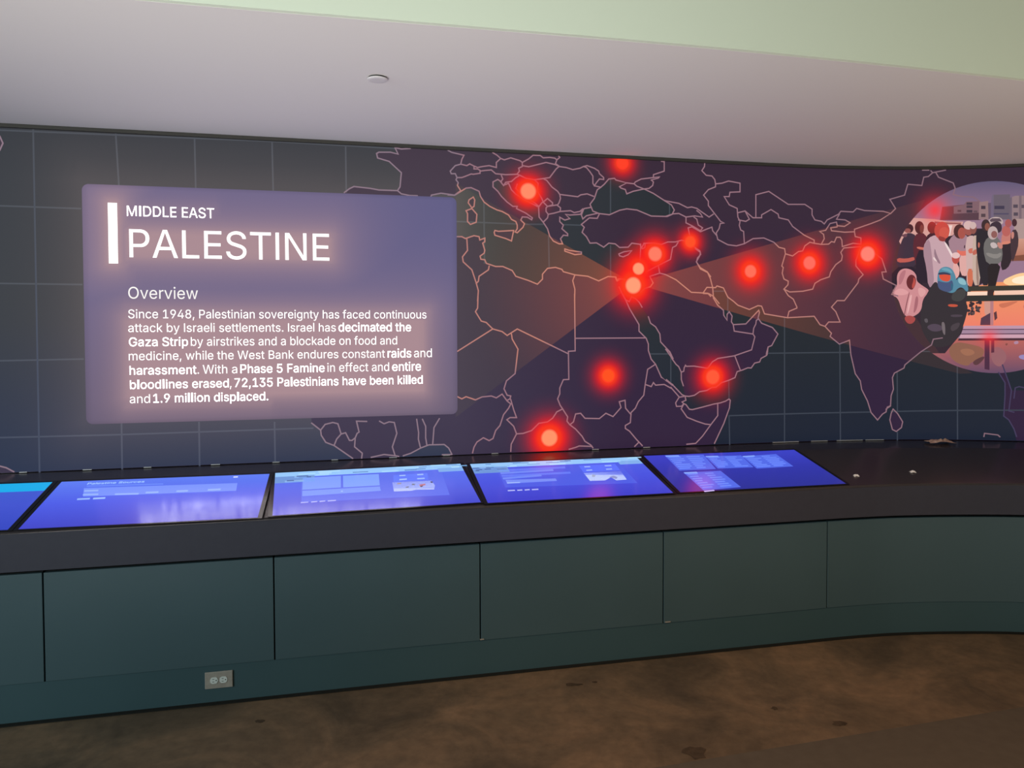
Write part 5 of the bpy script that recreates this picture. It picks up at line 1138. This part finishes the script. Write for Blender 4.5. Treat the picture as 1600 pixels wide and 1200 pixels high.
# ------------------------------------------------------------------ border lines
BL = [cA((0, 155), (25, 170), (110, 190), (95, 220), (88, 252), (50, 262), (15, 300), (22, 318), (50, 318), (62, 345), (95, 345), (115, 338), (160, 320), (175, 322), (222, 315), (222, 295), (205, 285), (180, 285), (180, 265), (150, 250), (130, 262), (88, 252)),
      cA((180, 265), (205, 275), (240, 268), (285, 262), (335, 275), (335, 240), (365, 212), (340, 190), (310, 172)),
      cA((365, 212), (390, 222), (435, 208), (500, 228), (515, 240), (515, 268), (490, 280), (495, 300), (478, 322), (400, 325), (330, 318), (300, 292), (260, 295), (222, 300)),
      cA((515, 240), (560, 215), (590, 190), (640, 192), (660, 208), (705, 205), (740, 210), (755, 222), (775, 205), (768, 192)), cA((755, 222), (745, 248), (770, 265)),
      cA((515, 262), (560, 270), (620, 255), (680, 240), (745, 255), (770, 268), (750, 285), (705, 345), (660, 352), (600, 360), (540, 350), (500, 330), (478, 322)),
      cA((770, 268), (820, 275), (865, 290), (915, 280), (940, 268), (965, 262), (1015, 280), (1045, 300), (1050, 318), (1080, 345), (1080, 358), (1050, 355), (1030, 380), (1015, 402), (1005, 385), (1005, 335), (985, 305), (960, 275), (940, 268)),
      cA((1015, 402), (1060, 412)), crimea + cauc + wblack + crimea[:1],
      cA((1240, 382), (1290, 388), (1310, 405), (1360, 424), (1395, 420), (1420, 400), (1425, 375), (1410, 362), (1460, 348), (1467, 340), (1425, 345), (1425, 325), (1455, 315), (1500, 300), (1500, 235), (1480, 232)),
      cA((1425, 345), (1340, 355), (1300, 375), (1290, 388)),
      cA((920, 600), (928, 580), (945, 560), (990, 552)), cA((938, 572), (925, 605), (935, 632), (960, 610), (1040, 592)), cA((1050, 597), (1035, 628), (980, 625), (925, 670)), turk[2:] + cA((1345, 830), (1360, 800)),
      cA((660, 352), (685, 365), (720, 410), (760, 440), (775, 462), (780, 490), (770, 520), (760, 535)), cA((775, 462), (900, 478), (920, 465), (965, 458), (1010, 475)), cA((780, 580), (850, 575), (875, 588), (915, 580), (935, 562)),
      greece, cA((628, 550), (650, 520), (660, 515)), cA((690, 545), (755, 535), (780, 555), (778, 580), (735, 592), (695, 600), (680, 580), (680, 555), (690, 545)), cA((690, 490), (725, 520), (725, 535), (690, 545), (660, 515), (690, 490)), cA((660, 655), (690, 625), (695, 600)),
      cA((660, 515), (650, 490), (620, 440), (625, 385), (600, 360)), cA((480, 390), (470, 420), (520, 470), (600, 520), (630, 545)), cA((370, 330), (380, 355), (365, 375), (385, 400), (400, 378), (440, 372), (470, 345), (490, 335)),
      it, cA((90, 440), (65, 400), (70, 380), (55, 360), (62, 345)), croat, africa, cA((130, 768), (135, 850), (100, 895), (105, 930), (165, 985), (195, 1075), (210, 1130), (205, 1200)), cA((285, 960), (280, 985), (215, 1030), (210, 1065), (195, 1080)), cA((880, 1020), (865, 1060), (880, 1120), (878, 1200)),
      # levant
      cK((560, 290), (560, 340), (585, 358), (620, 340), (625, 280)), cK((560, 340), (555, 450), (548, 540), (500, 650)), cK((1100, 265), (1070, 315), (1020, 340), (990, 510), (830, 590), (640, 690)), cK((815, 600), (835, 710)), cK((625, 280), (740, 275), (860, 295), (950, 260), (1060, 260), (1150, 235), (1220, 250)), cK((835, 710), (690, 755)), cK((690, 755), (740, 850), (700, 905), (620, 930), (560, 980)),
      cK((835, 710), (920, 730), (1070, 805), (1290, 985), (1470, 995), (1530, 1000), (1569, 1045)), cK((1330, 330), (1415, 390), (1425, 440), (1380, 490), (1365, 550), (1420, 630), (1520, 690), (1569, 760)), cK((250, 910), (300, 1020), (340, 1090), (395, 1120), (430, 1050), (490, 1080), (540, 1130), (580, 1200)), cK((195, 770), (215, 815), (245, 790), (340, 800)),
      # caspian to china
      cB((270, 155), (268, 180), (250, 208), (280, 240), (320, 245), (340, 270), (345, 300)), cB((345, 300), (390, 295), (435, 280), (515, 295), (515, 355), (445, 358), (440, 388), (405, 388), (440, 445), (495, 470), (500, 530), (515, 560), (510, 588), (520, 620), (540, 630), (545, 715), (490, 730), (430, 722), (360, 685), (350, 640), (370, 610), (378, 575), (405, 572), (380, 560), (330, 495), (295, 450), (295, 420), (262, 378), (295, 340), (345, 320), (345, 300)),
      cB((500, 500), (550, 488), (580, 545), (555, 560), (505, 550)), cB((-8, 415), (0, 418), (90, 435), (150, 465), (180, 460), (215, 470), (250, 495), (300, 530), (330, 510)), cB((0, 525), (50, 508), (90, 505), (140, 530), (200, 522), (255, 530), (240, 505), (215, 485)), cB((140, 530), (140, 570), (190, 595), (240, 625), (255, 605), (225, 585), (215, 545), (195, 530)), cB((185, 600), (240, 632), (280, 615), (320, 600), (325, 625), (350, 655)), cB((165, 655), (155, 605), (190, 595)),
      cB((205, 750), (240, 775), (235, 800), (212, 840), (240, 890), (290, 915), (310, 960), (325, 1020), (330, 1080)), cB((260, 1055), (285, 1018), (345, 1020), (355, 1008), (400, 1022), (430, 1085), (470, 1115)), cB((260, 1060), (300, 1062), (330, 1080), (370, 1130)), cB((545, 715), (605, 680), (680, 675), (750, 705), (785, 740), (825, 750)),
      cB((625, 535), (625, 375), (715, 352), (850, 442), (965, 442), (1015, 475), (1015, 515), (1035, 550), (1080, 560), (1100, 578), (1120, 550), (1200, 510), (1215, 490)), cB((550, 488), (605, 535), (665, 535), (665, 515), (730, 478), (780, 510), (785, 535), (850, 550), (880, 595), (960, 655), (1030, 690), (1030, 712)),
      cB((825, 750), (830, 785), (880, 800), (920, 770), (950, 765), (965, 730), (1000, 705), (1030, 712), (1080, 720), (1130, 718), (1150, 700), (1170, 705), (1185, 670), (1210, 670), (1222, 690), (1225, 735), (1300, 712), (1355, 718)), cB((830, 785), (805, 870), (815, 880), (808, 920), (820, 960), (850, 975), (848, 1000), (820, 1030), (860, 1050), (950, 1045), (1020, 1030), (1035, 990), (1075, 965), (1135, 945), (1145, 910), (1180, 860), (1220, 830), (1225, 800), (1215, 775), (1235, 745), (1355, 735)),
      cB((1080, 718), (1100, 680), (1095, 650), (1068, 630), (1110, 622), (1140, 575), (1185, 565), (1190, 590), (1240, 595), (1280, 570), (1245, 550), (1185, 545), (1205, 510)), cB((1215, 490), (1300, 495), (1325, 470), (1380, 485), (1510, 490), (1560, 505), (1490, 550), (1425, 575), (1310, 615), (1310, 635)), cB((1190, 598), (1145, 605), (1150, 625), (1240, 635), (1310, 632), (1315, 665), (1355, 675), (1355, 718)),
      cE((555, 470), (595, 430), (550, 358), (665, 325), (690, 240), (800, 250), (815, 185), (850, 180), (885, 150), (985, 130)), cE((885, 150), (870, 135)), cE((805, 130), (855, 130)), cE((910, 150), (930, 185), (1045, 230), (1060, 270), (1045, 320), (1110, 335), (1200, 340), (1255, 375)),
      cB((1355, 735), (1320, 830), (1320, 870), (1370, 930), (1340, 960), (1335, 985), (1240, 1110), (1190, 1110), (1150, 1155)) + cD((1180, 120), (1210, 192), (1130, 192), (1105, 222)), cB((1455, 785), (1500, 820), (1530, 910), (1500, 912), (1510, 960), (1600, 1005)), cE((600, 1030), (565, 1100), (612, 1112)), cB((820, 1030), (850, 1075), (885, 1100), (910, 1155)) + cD((910, 95), (855, 118), (845, 160)),
      # north and central africa
      cC((208, 0), (205, 95), (190, 120), (230, 185), (265, 195), (310, 240), (375, 258), (410, 285), (480, 240), (830, 410)), cC((65, 395), (310, 240)), cC((440, 275), (445, 310), (485, 380), (465, 550), (405, 600), (388, 655), (410, 700), (435, 705), (430, 725), (410, 735)),
      cC((65, 710), (95, 725), (125, 710), (190, 732), (235, 712), (300, 705), (335, 718), (375, 692), (410, 740), (435, 760), (420, 790), (385, 835), (360, 910), (330, 945), (312, 1000), (285, 1015), (245, 995), (200, 1025), (180, 1060), (170, 1100)), cC((435, 730), (455, 800), (475, 855), (430, 855), (408, 870), (455, 915), (475, 968), (438, 1040), (435, 1090)),
      cC((475, 968), (520, 965), (580, 945), (630, 895), (690, 885), (725, 860), (755, 815), (795, 795), (830, 850), (825, 880), (845, 905), (885, 935), (930, 985), (950, 1020), (990, 1045), (1005, 1065)), cC((845, 905), (870, 885), (885, 830), (920, 825), (950, 860), (1050, 862), (1095, 825), (1145, 848), (1200, 785), (1188, 745), (1228, 735), (1232, 790), (1270, 835)), cC((840, 1075), (885, 1062), (910, 1052), (1000, 1055)),
      cC((878, 0), (882, 392), (835, 395), (838, 590), (800, 592), (775, 650), (775, 690), (760, 725), (778, 770), (795, 795)), cC((882, 305), (1372, 302)), rsw, rse[:-2], cC((1440, 485), (1385, 520), (1368, 625), (1410, 640), (1425, 612), (1440, 630), (1500, 625), (1545, 650)) + cL((60, 490), (155, 600)),
      cC((1368, 625), (1358, 700), (1320, 745), (1300, 790), (1270, 820), (1265, 890), (1230, 910), (1230, 930), (1260, 950), (1310, 1010), (1325, 1025)), cC((1295, 1055), (1325, 1025), (1348, 1050)),
      cL((225, 590), (235, 640), (190, 660), (210, 680), (185, 710), (125, 712), (115, 670), (155, 605), (210, 595)), cL((182, 310), (210, 300), (215, 260), (230, 230), (240, 243), (330, 240), (470, 262), (490, 265), (545, 190), (610, 150), (800, 120)) + cD((595, 385), (618, 295), (605, 275)), cL((810, 125), (870, 280)), cL((225, 590)) + arab_s, som[:-3], cL((210, 685), (180, 740), (250, 840), (360, 885), (460, 918), (520, 925)), cL((608, 680), (608, 820), (520, 935), (430, 1060), (350, 1145), (245, 1155)),
      cD((468, 210), (475, 255), (605, 275), (610, 235), (625, 205), (628, 180), (645, 170)), iran[3:] + cD((1530, 795), (1560, 775)), india_e, cF((1285, 1060), (1290, 1035), (1395, 1048), (1410, 1062)),
      fr_atl[1:], cG((885, 145), (935, 165), (1005, 150)), cG((905, 490), (935, 515), (1000, 528), (1060, 530)), cG((1165, 540), (1170, 525), (1245, 510), (1350, 525), (1400, 490)),
      waf[:-1], cH((305, 360), (340, 315), (400, 300), (440, 310), (465, 390), (430, 430), (410, 480)), cH((465, 390), (500, 380), (530, 440), (550, 440), (575, 420), (590, 385), (605, 375), (585, 290), (665, 292)), cH((575, 420), (570, 490), (630, 540), (625, 578)), cH((765, 290), (800, 310), (840, 295), (880, 300), (900, 385), (865, 490), (885, 555)), cH((700, 572), (800, 550), (890, 560), (915, 565)),
      cH((950, 560), (1010, 540), (1085, 500), (1150, 475), (1270, 472), (1305, 500), (1330, 550)), cH((1055, 275), (1070, 380), (1068, 430), (1085, 500)), cH((1100, 275), (1125, 330), (1125, 420), (1135, 480)), cH((1232, 270), (1190, 340), (1180, 470)), cH((1255, 552), (1325, 550)),
      SC(0, 600, .125, [(-200, 1010), (0, 1025), (80, 1045), (175, 1095)]), SC(0, 180, .275, [(-60, 105), (0, 120), (18, 160), (0, 200), (-60, 220)])]
for p in islands[:6]:
    BL.append(p + p[:1])
ap_s, ap_h = sh(990, 443)


def bordercol(s, h):
    x, y = proj(wallP(s, h, 0))
    inL = 712 < x < 990 and 443 - (990 - x) * .565 < y < 443 + (990 - x) * .735
    inR = 990 < x < 1400 and 443 - (x - 990) * .29 < y < 443 + (x - 990) * .27
    k = max(0, 1 - abs(x - 990) / 420) if (inL or inR) else 0
    e = min(max((x - 1150) / 450, 0), 1)
    b = [a + (c_ - a) * e for a, c_ in zip(L3((150, 112, 124)), L3((128, 100, 112)))]
    if x < 720:
        b = L3((138, 116, 130))
    return [a + (c_ - a) * (.25 + .75 * k if (inL or inR) else 0) for a, c_ in zip(b, L3((206, 132, 108)))]


def keep(pts):
    return [(s, min(max(h, H_LEDGE + .004), H_TOP - .019)) for s, h in SH(pts)]


flat('border_line', [(r, bordercol, .0031) for r in (ribbon(keep(p), .0072) for p in BL) if r], wallP, M['pic'], VW, SCUT)
SEA2 = [cF((1400, 560), (1450, 640), (1450, 740), (1440, 900), (1480, 930), (1520, 1000), (1540, 1060)), cF((1430, 500), (1480, 640), (1500, 700), (1480, 860), (1520, 870)), cF((1700, 700), (1560, 670), (1530, 680), (1520, 760)), ]
flat('border_line', [(ribbon(keep(p), .0072), L3((66, 58, 88)), .0032) for p in SEA2], wallP, M['pic'], VW, SCUT)['label'] = 'faint border lines at the far right'

# ------------------------------------------------------------------ information card and lettering
R_ = .032
card = []
for (x, y, a0) in ((cx1 - R_, ch1 - R_, 0), (cx0 + R_, ch1 - R_, 90), (cx0 + R_, ch0 + R_, 180), (cx1 - R_, ch0 + R_, 270)):
    for k in range(9):
        a = math.radians(a0 + k * 90 / 8)
        card.append((x + R_ * math.cos(a), y + R_ * math.sin(a)))
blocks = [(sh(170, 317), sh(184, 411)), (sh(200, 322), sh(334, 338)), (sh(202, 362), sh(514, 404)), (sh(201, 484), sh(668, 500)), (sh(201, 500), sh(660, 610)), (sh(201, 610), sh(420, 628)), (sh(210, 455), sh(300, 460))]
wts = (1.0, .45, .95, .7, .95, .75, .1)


def cardcol(s, h):  # bloom around the lettering is painted into the card colour
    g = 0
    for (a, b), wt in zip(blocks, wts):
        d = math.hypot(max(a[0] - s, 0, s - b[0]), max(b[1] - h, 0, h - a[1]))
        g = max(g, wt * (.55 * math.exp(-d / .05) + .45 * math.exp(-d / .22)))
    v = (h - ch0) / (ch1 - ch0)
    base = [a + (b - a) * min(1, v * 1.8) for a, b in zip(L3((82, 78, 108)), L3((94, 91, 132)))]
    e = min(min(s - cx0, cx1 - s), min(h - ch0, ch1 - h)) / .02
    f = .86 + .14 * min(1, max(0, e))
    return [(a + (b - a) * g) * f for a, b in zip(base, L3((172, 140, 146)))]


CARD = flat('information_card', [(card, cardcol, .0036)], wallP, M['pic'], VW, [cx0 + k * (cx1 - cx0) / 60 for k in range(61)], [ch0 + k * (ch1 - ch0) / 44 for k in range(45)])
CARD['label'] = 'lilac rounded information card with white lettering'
GLYPH = 3.2


def words(name, runs, cap_px, d=.0040, strength=1.0):
    polys = []
    for s_, x0, x1, yb, bold in runs:
        if bold and len(runs) > 1:
            x0, x1 = x0 + .5, x1 - .5
        a, b = sh(x0, yb), sh(x1, yb)
        k = (sh(x0, yb - cap_px)[1] - a[1])
        e_ = strength * (3.2 if bold else 1.0)
        polys.append((text2d(s_, a[0], b[0], a[1], k, bold), (e_, e_ * .97, e_ * .93), d))
    return flat(name, polys, wallP, M['text'], CARD)


p0, p1 = sh(170.4, 411.6), sh(183.2, 317.3)
flat('accent_bar', [(quad(p0[0], p0[1], p1[0], p1[1]), (1.6, 1.55, 1.45), .0040)], wallP, M['text'], CARD)
words('region_heading', [('MIDDLE EAST', 198.6, 334.8, 337.4, 1)], 16.0, strength=1.1)
words('title_lettering', [('PALESTINE', 202.7, 514.6, 402.0, 0)], 44.0, strength=1.7)
words('overview_heading', [('Overview', 200.8, 309.6, 466.6, 0)], 18.4, strength=1.0)


def Z(s_, a, b, yb, bold):
    return (s_, 100 + a * .3875, 100 + b * .3875, yb, bold)


LINES = [[Z('Since 1948, Palestinian sovereignty has faced continuous', 260, 1461, 497.3, 0)],
         [Z('attack by Israeli settlements. Israel has', 260, 1096, 518.9, 0), Z('decimated the', 1106, 1400, 518.7, 1)],
         [Z('Gaza Strip', 262, 502, 541, 1), Z('by airstrikes and a blockade on food and', 512, 1343, 540.6, 0)],
         [Z('medicine, while the West Bank endures constant', 262, 1294, 563, 0), Z('raids', 1304, 1401, 561, 1), Z('and', 1411, 1483, 560.6, 0)],
         [Z('harassment', 264, 536, 585.5, 1), Z('.', 539, 545, 584.9, 0), Z('With a', 560, 699, 584.6, 0), Z('Phase 5 Famine', 711, 1052, 583.3, 1), Z('in effect and', 1062, 1311, 582, 0), Z('entire', 1322, 1440, 581, 1)],
         [Z('bloodlines erased', 266, 666, 607.8, 1), Z(',', 669, 676, 606.8, 0), Z('72,135 Palestinians have been killed', 687, 1447, 605.0, 1)],
         [Z('and', 266, 348, 630, 0), Z('1.9 million displaced.', 360, 825, 628.8, 1)]]
# every run of a line keeps the baseline of the line's first word on the flat part of the wall
for ln in LINES:
    h0 = sh(ln[0][1], ln[0][3])[1]
    runs = []
    for r in ln:
        y = r[3]
        for _ in range(3):
            y += (sh(r[1], y)[1] - h0) * 290
        runs.append((r[0], r[1], r[2], y, r[4]))
    words('text_line', runs, 13.6, strength=1.5)

# ------------------------------------------------------------------ red markers
MK = [(825, 299, 13, (255, 138, 100), 46, 1.0), (972, 255, 9.5, (255, 62, 32), 36, .7), (1023, 397, 11.5, (255, 122, 96), 46, 1.0), (997, 420, 9.5, (255, 152, 112), 46, 1.0), (989, 446, 13, (255, 156, 116), 56, 1.1),
      (1078, 378, 9, (255, 78, 32), 34, .8), (1172, 424, 10, (255, 110, 86), 46, .95), (1264, 411, 10.5, (255, 108, 92), 46, .95), (1355, 397, 12, (255, 128, 112), 48, 1.05), (950, 587, 10.5, (255, 80, 22), 40, .8),
      (1113, 589, 11.5, (255, 88, 52), 44, .9), (858, 684, 13.5, (255, 146, 102), 54, 1.0), (1460, 329, 8, None, 44, .75), (1545, 527, 8, None, 30, .6)]
MLAB = ['glowing red dot over the western balkans', 'glowing red dot cut by the top edge of the display', 'glowing red dot, upper right of the overlapping cluster', 'glowing red dot in the middle of the overlapping cluster', 'largest glowing red dot at the foot of the cluster, where the orange beams meet',
        'orange red dot right of the cluster', 'glowing red dot in the right orange beam nearest the cluster', 'glowing red dot in the middle of the right orange beam', 'glowing red dot left of the round photo', 'orange red dot right of the left beam, over northeast africa',
        'orange red dot at the foot of the arabian peninsula', 'glowing red dot low on the map just above the ledge', 'dim red glow over the buildings in the round photo', 'dim red glow over the bench in the round photo']
for k, (px, py, rc, cc, rh, amp) in enumerate(MK):
    c0 = sh(px, py)
    ppm = abs(sh(px + 10, py)[0] - sh(px - 10, py)[0]) / 20
    pph = abs(sh(px, py + 5)[1] - sh(px, py - 5)[1]) / 10
    sc_ = .5 * (ppm + pph)
    r0, r1 = rc * sc_, rh * sc_ * 1.35
    def halo(s, h, c0=c0, r0=r0, r1=r1, amp=amp, soft_=(cc is None)):
        d = math.hypot(s - c0[0], h - c0[1])
        if soft_:
            u = min(1, d / r1)
            g = amp * (.8 * math.exp(-(u / .30) ** 2) + .35 * math.exp(-(u / .55) ** 2)) * (1 - u)
            return (1.0, .035, .04, min(g, .85))
        u = min(1, max(0, (d - r0) / (r1 - r0)))
        g = amp * (.78 * math.exp(-(u / .27) ** 2) + .40 * math.exp(-(u / .55) ** 2)) * (1 - u)
        return (1.0, .014 + .035 * math.exp(-(u / .12) ** 2), .012, min(g, .94))
    rings = [0] + [r0 + (r1 - r0) * (i / 12) for i in range(13)] if cc else [r1 * i / 12 for i in range(13)]
    V, Fc = [(c0[0], c0[1])], []
    for i, r in enumerate(rings[1:]):
        for a in range(32):
            th = a * math.pi / 16
            V.append((c0[0] + r * math.cos(th), min(max(c0[1] + r * math.sin(th), H_LEDGE + .003), H_TOP - .0165)))
    for a in range(32):
        Fc.append((0, 1 + a, 1 + (a + 1) % 32))
    for i in range(len(rings) - 2):
        for a in range(32):
            b = (a + 1) % 32
            Fc.append((1 + i * 32 + a, 1 + (i + 1) * 32 + a, 1 + (i + 1) * 32 + b, 1 + i * 32 + b))
    o = flat('map_marker', [((V, Fc), halo, .0046 + k * .00005)], wallP, M['halo'], VW, SCUT)
    o['label'] = MLAB[k]
    if cc:
        V, Fc = [(c0[0], c0[1])], []
        for r in (r0 * .78, r0 * 1.04):
            V += [(c0[0] + r * math.cos(a * math.pi / 20), min(c0[1] + r * math.sin(a * math.pi / 20), H_TOP - .0165)) for a in range(40)]
        Fc = [(0, 1 + a, 1 + (a + 1) % 40) for a in range(40)] + [(1 + a, 41 + a, 41 + (a + 1) % 40, 1 + (a + 1) % 40) for a in range(40)]
        def corecol(s, h, c0=c0, r0=r0, c_=L3(cc)):
            k = min(1, max(0, (math.hypot(s - c0[0], h - c0[1]) / r0 - .78) / .24))
            return [a + (b - a) * k for a, b in zip(c_, (1.0, .03, .015))]
        flat('marker_core', [((V, Fc), corecol, .0055 + k * .00002)], wallP, M['pic'], o, SCUT)

# small metal clips along the foot of the display
for x0, x1, y in ((31, 43, 737.5), (130, 144, 733.7), (225, 237, 730), (330, 344, 726), (426, 437, 722), (518, 528, 717.5), (608, 620, 714), (692, 703, 710), (768, 778, 707), (925, 935, 700), (1005, 1015, 697.6), (1207, 1247, 692), (1267, 1292, 690.5), (1307, 1347, 688.5), (1352, 1380, 687.5)):
    a, b = sh(x0, y)[0], sh(x1, y)[0]
    curve_box('edge_clip', M['white'], WALL, a, b, .0005, .009, H_LEDGE + .0008, H_LEDGE + .0045, VW)


# ------------------------------------------------------------------ scraps left on the worktop
def slope_point(px, py):
    """point on the sloping worktop seen at a pixel"""
    d = ray(px, py)
    o = Vector((0, 0, CAM_H))
    c, ux, uy, uz = frames[4]
    t = (c - uz * .001 - o).dot(uz) / d.dot(uz)
    for k in range(400):
        h = .82 + k * .0003
        p = at_h(px, py, h)
        s, tt = BASE.hit(Vector((p.x, p.y)))
        f = BASE.at(s, FD)
        n = BASE.at(s, FD - 1) - f
        run = (Vector((p.x, p.y)) - f).dot(n)
        hs = HF + (HR - .003 - HF) * (run - .014) / (RUN - .014)
        if run > 0 and h >= hs:
            return Vector((p.x, p.y, hs)), n
    return p, n


def scrap(name, label, px, py, wpx, hgt, m, seed, cat, slope=True, n=12):
    rr = random.Random(seed)
    if slope:
        p, _ = slope_point(px, py)
    else:
        p = at_h(px, py, H_LEDGE + .001)
    wd = wpx * p.y / F_PX
    bmx = bmesh.new()
    g = []
    for j in range(7):
        row = []
        for i in range(9):
            u, v = i / 8 - .5, j / 6 - .5
            edge_ = 1 - .25 * rr.random()
            z = hgt * (rr.uniform(.25, 1.0) * (1 - 2.6 * (u * u + v * v))) + .001
            x_ = p.x + u * wd * edge_
            y_ = p.y + v * wd * .55 * edge_
            zz = .24 * (y_ - p.y) if slope else 0
            row.append(bmx.verts.new((x_, y_, p.z + zz + max(z, .0012))))
        g.append(row)
    for j in range(6):
        for i in range(8):
            bmx.faces.new((g[j][i], g[j][i + 1], g[j + 1][i + 1], g[j + 1][i]))
    o = bm_obj(name, bmx, m)
    sol = o.modifiers.new('sheet', 'SOLIDIFY')
    sol.thickness, sol.offset = .0008, 1
    tag(o, label, cat)
    return o


scrap('paper_scrap', 'tiny white paper scrap on the bare worktop, just right of the rightmost touchscreen', 1338, 744, 10, .012, M['paper'], 4, 'scrap')
scrap('paper_scrap', 'tiny white paper scrap alone on the bare worktop, farther from the touchscreens', 1426, 738, 10, .012, M['paper'], 9, 'scrap')
scrap('crumpled_paper', 'crumpled tan paper lying at the foot of the display wall near the right end', 1468, 691, 44, .030, M['kraft'], 14, 'paper', slope=False)
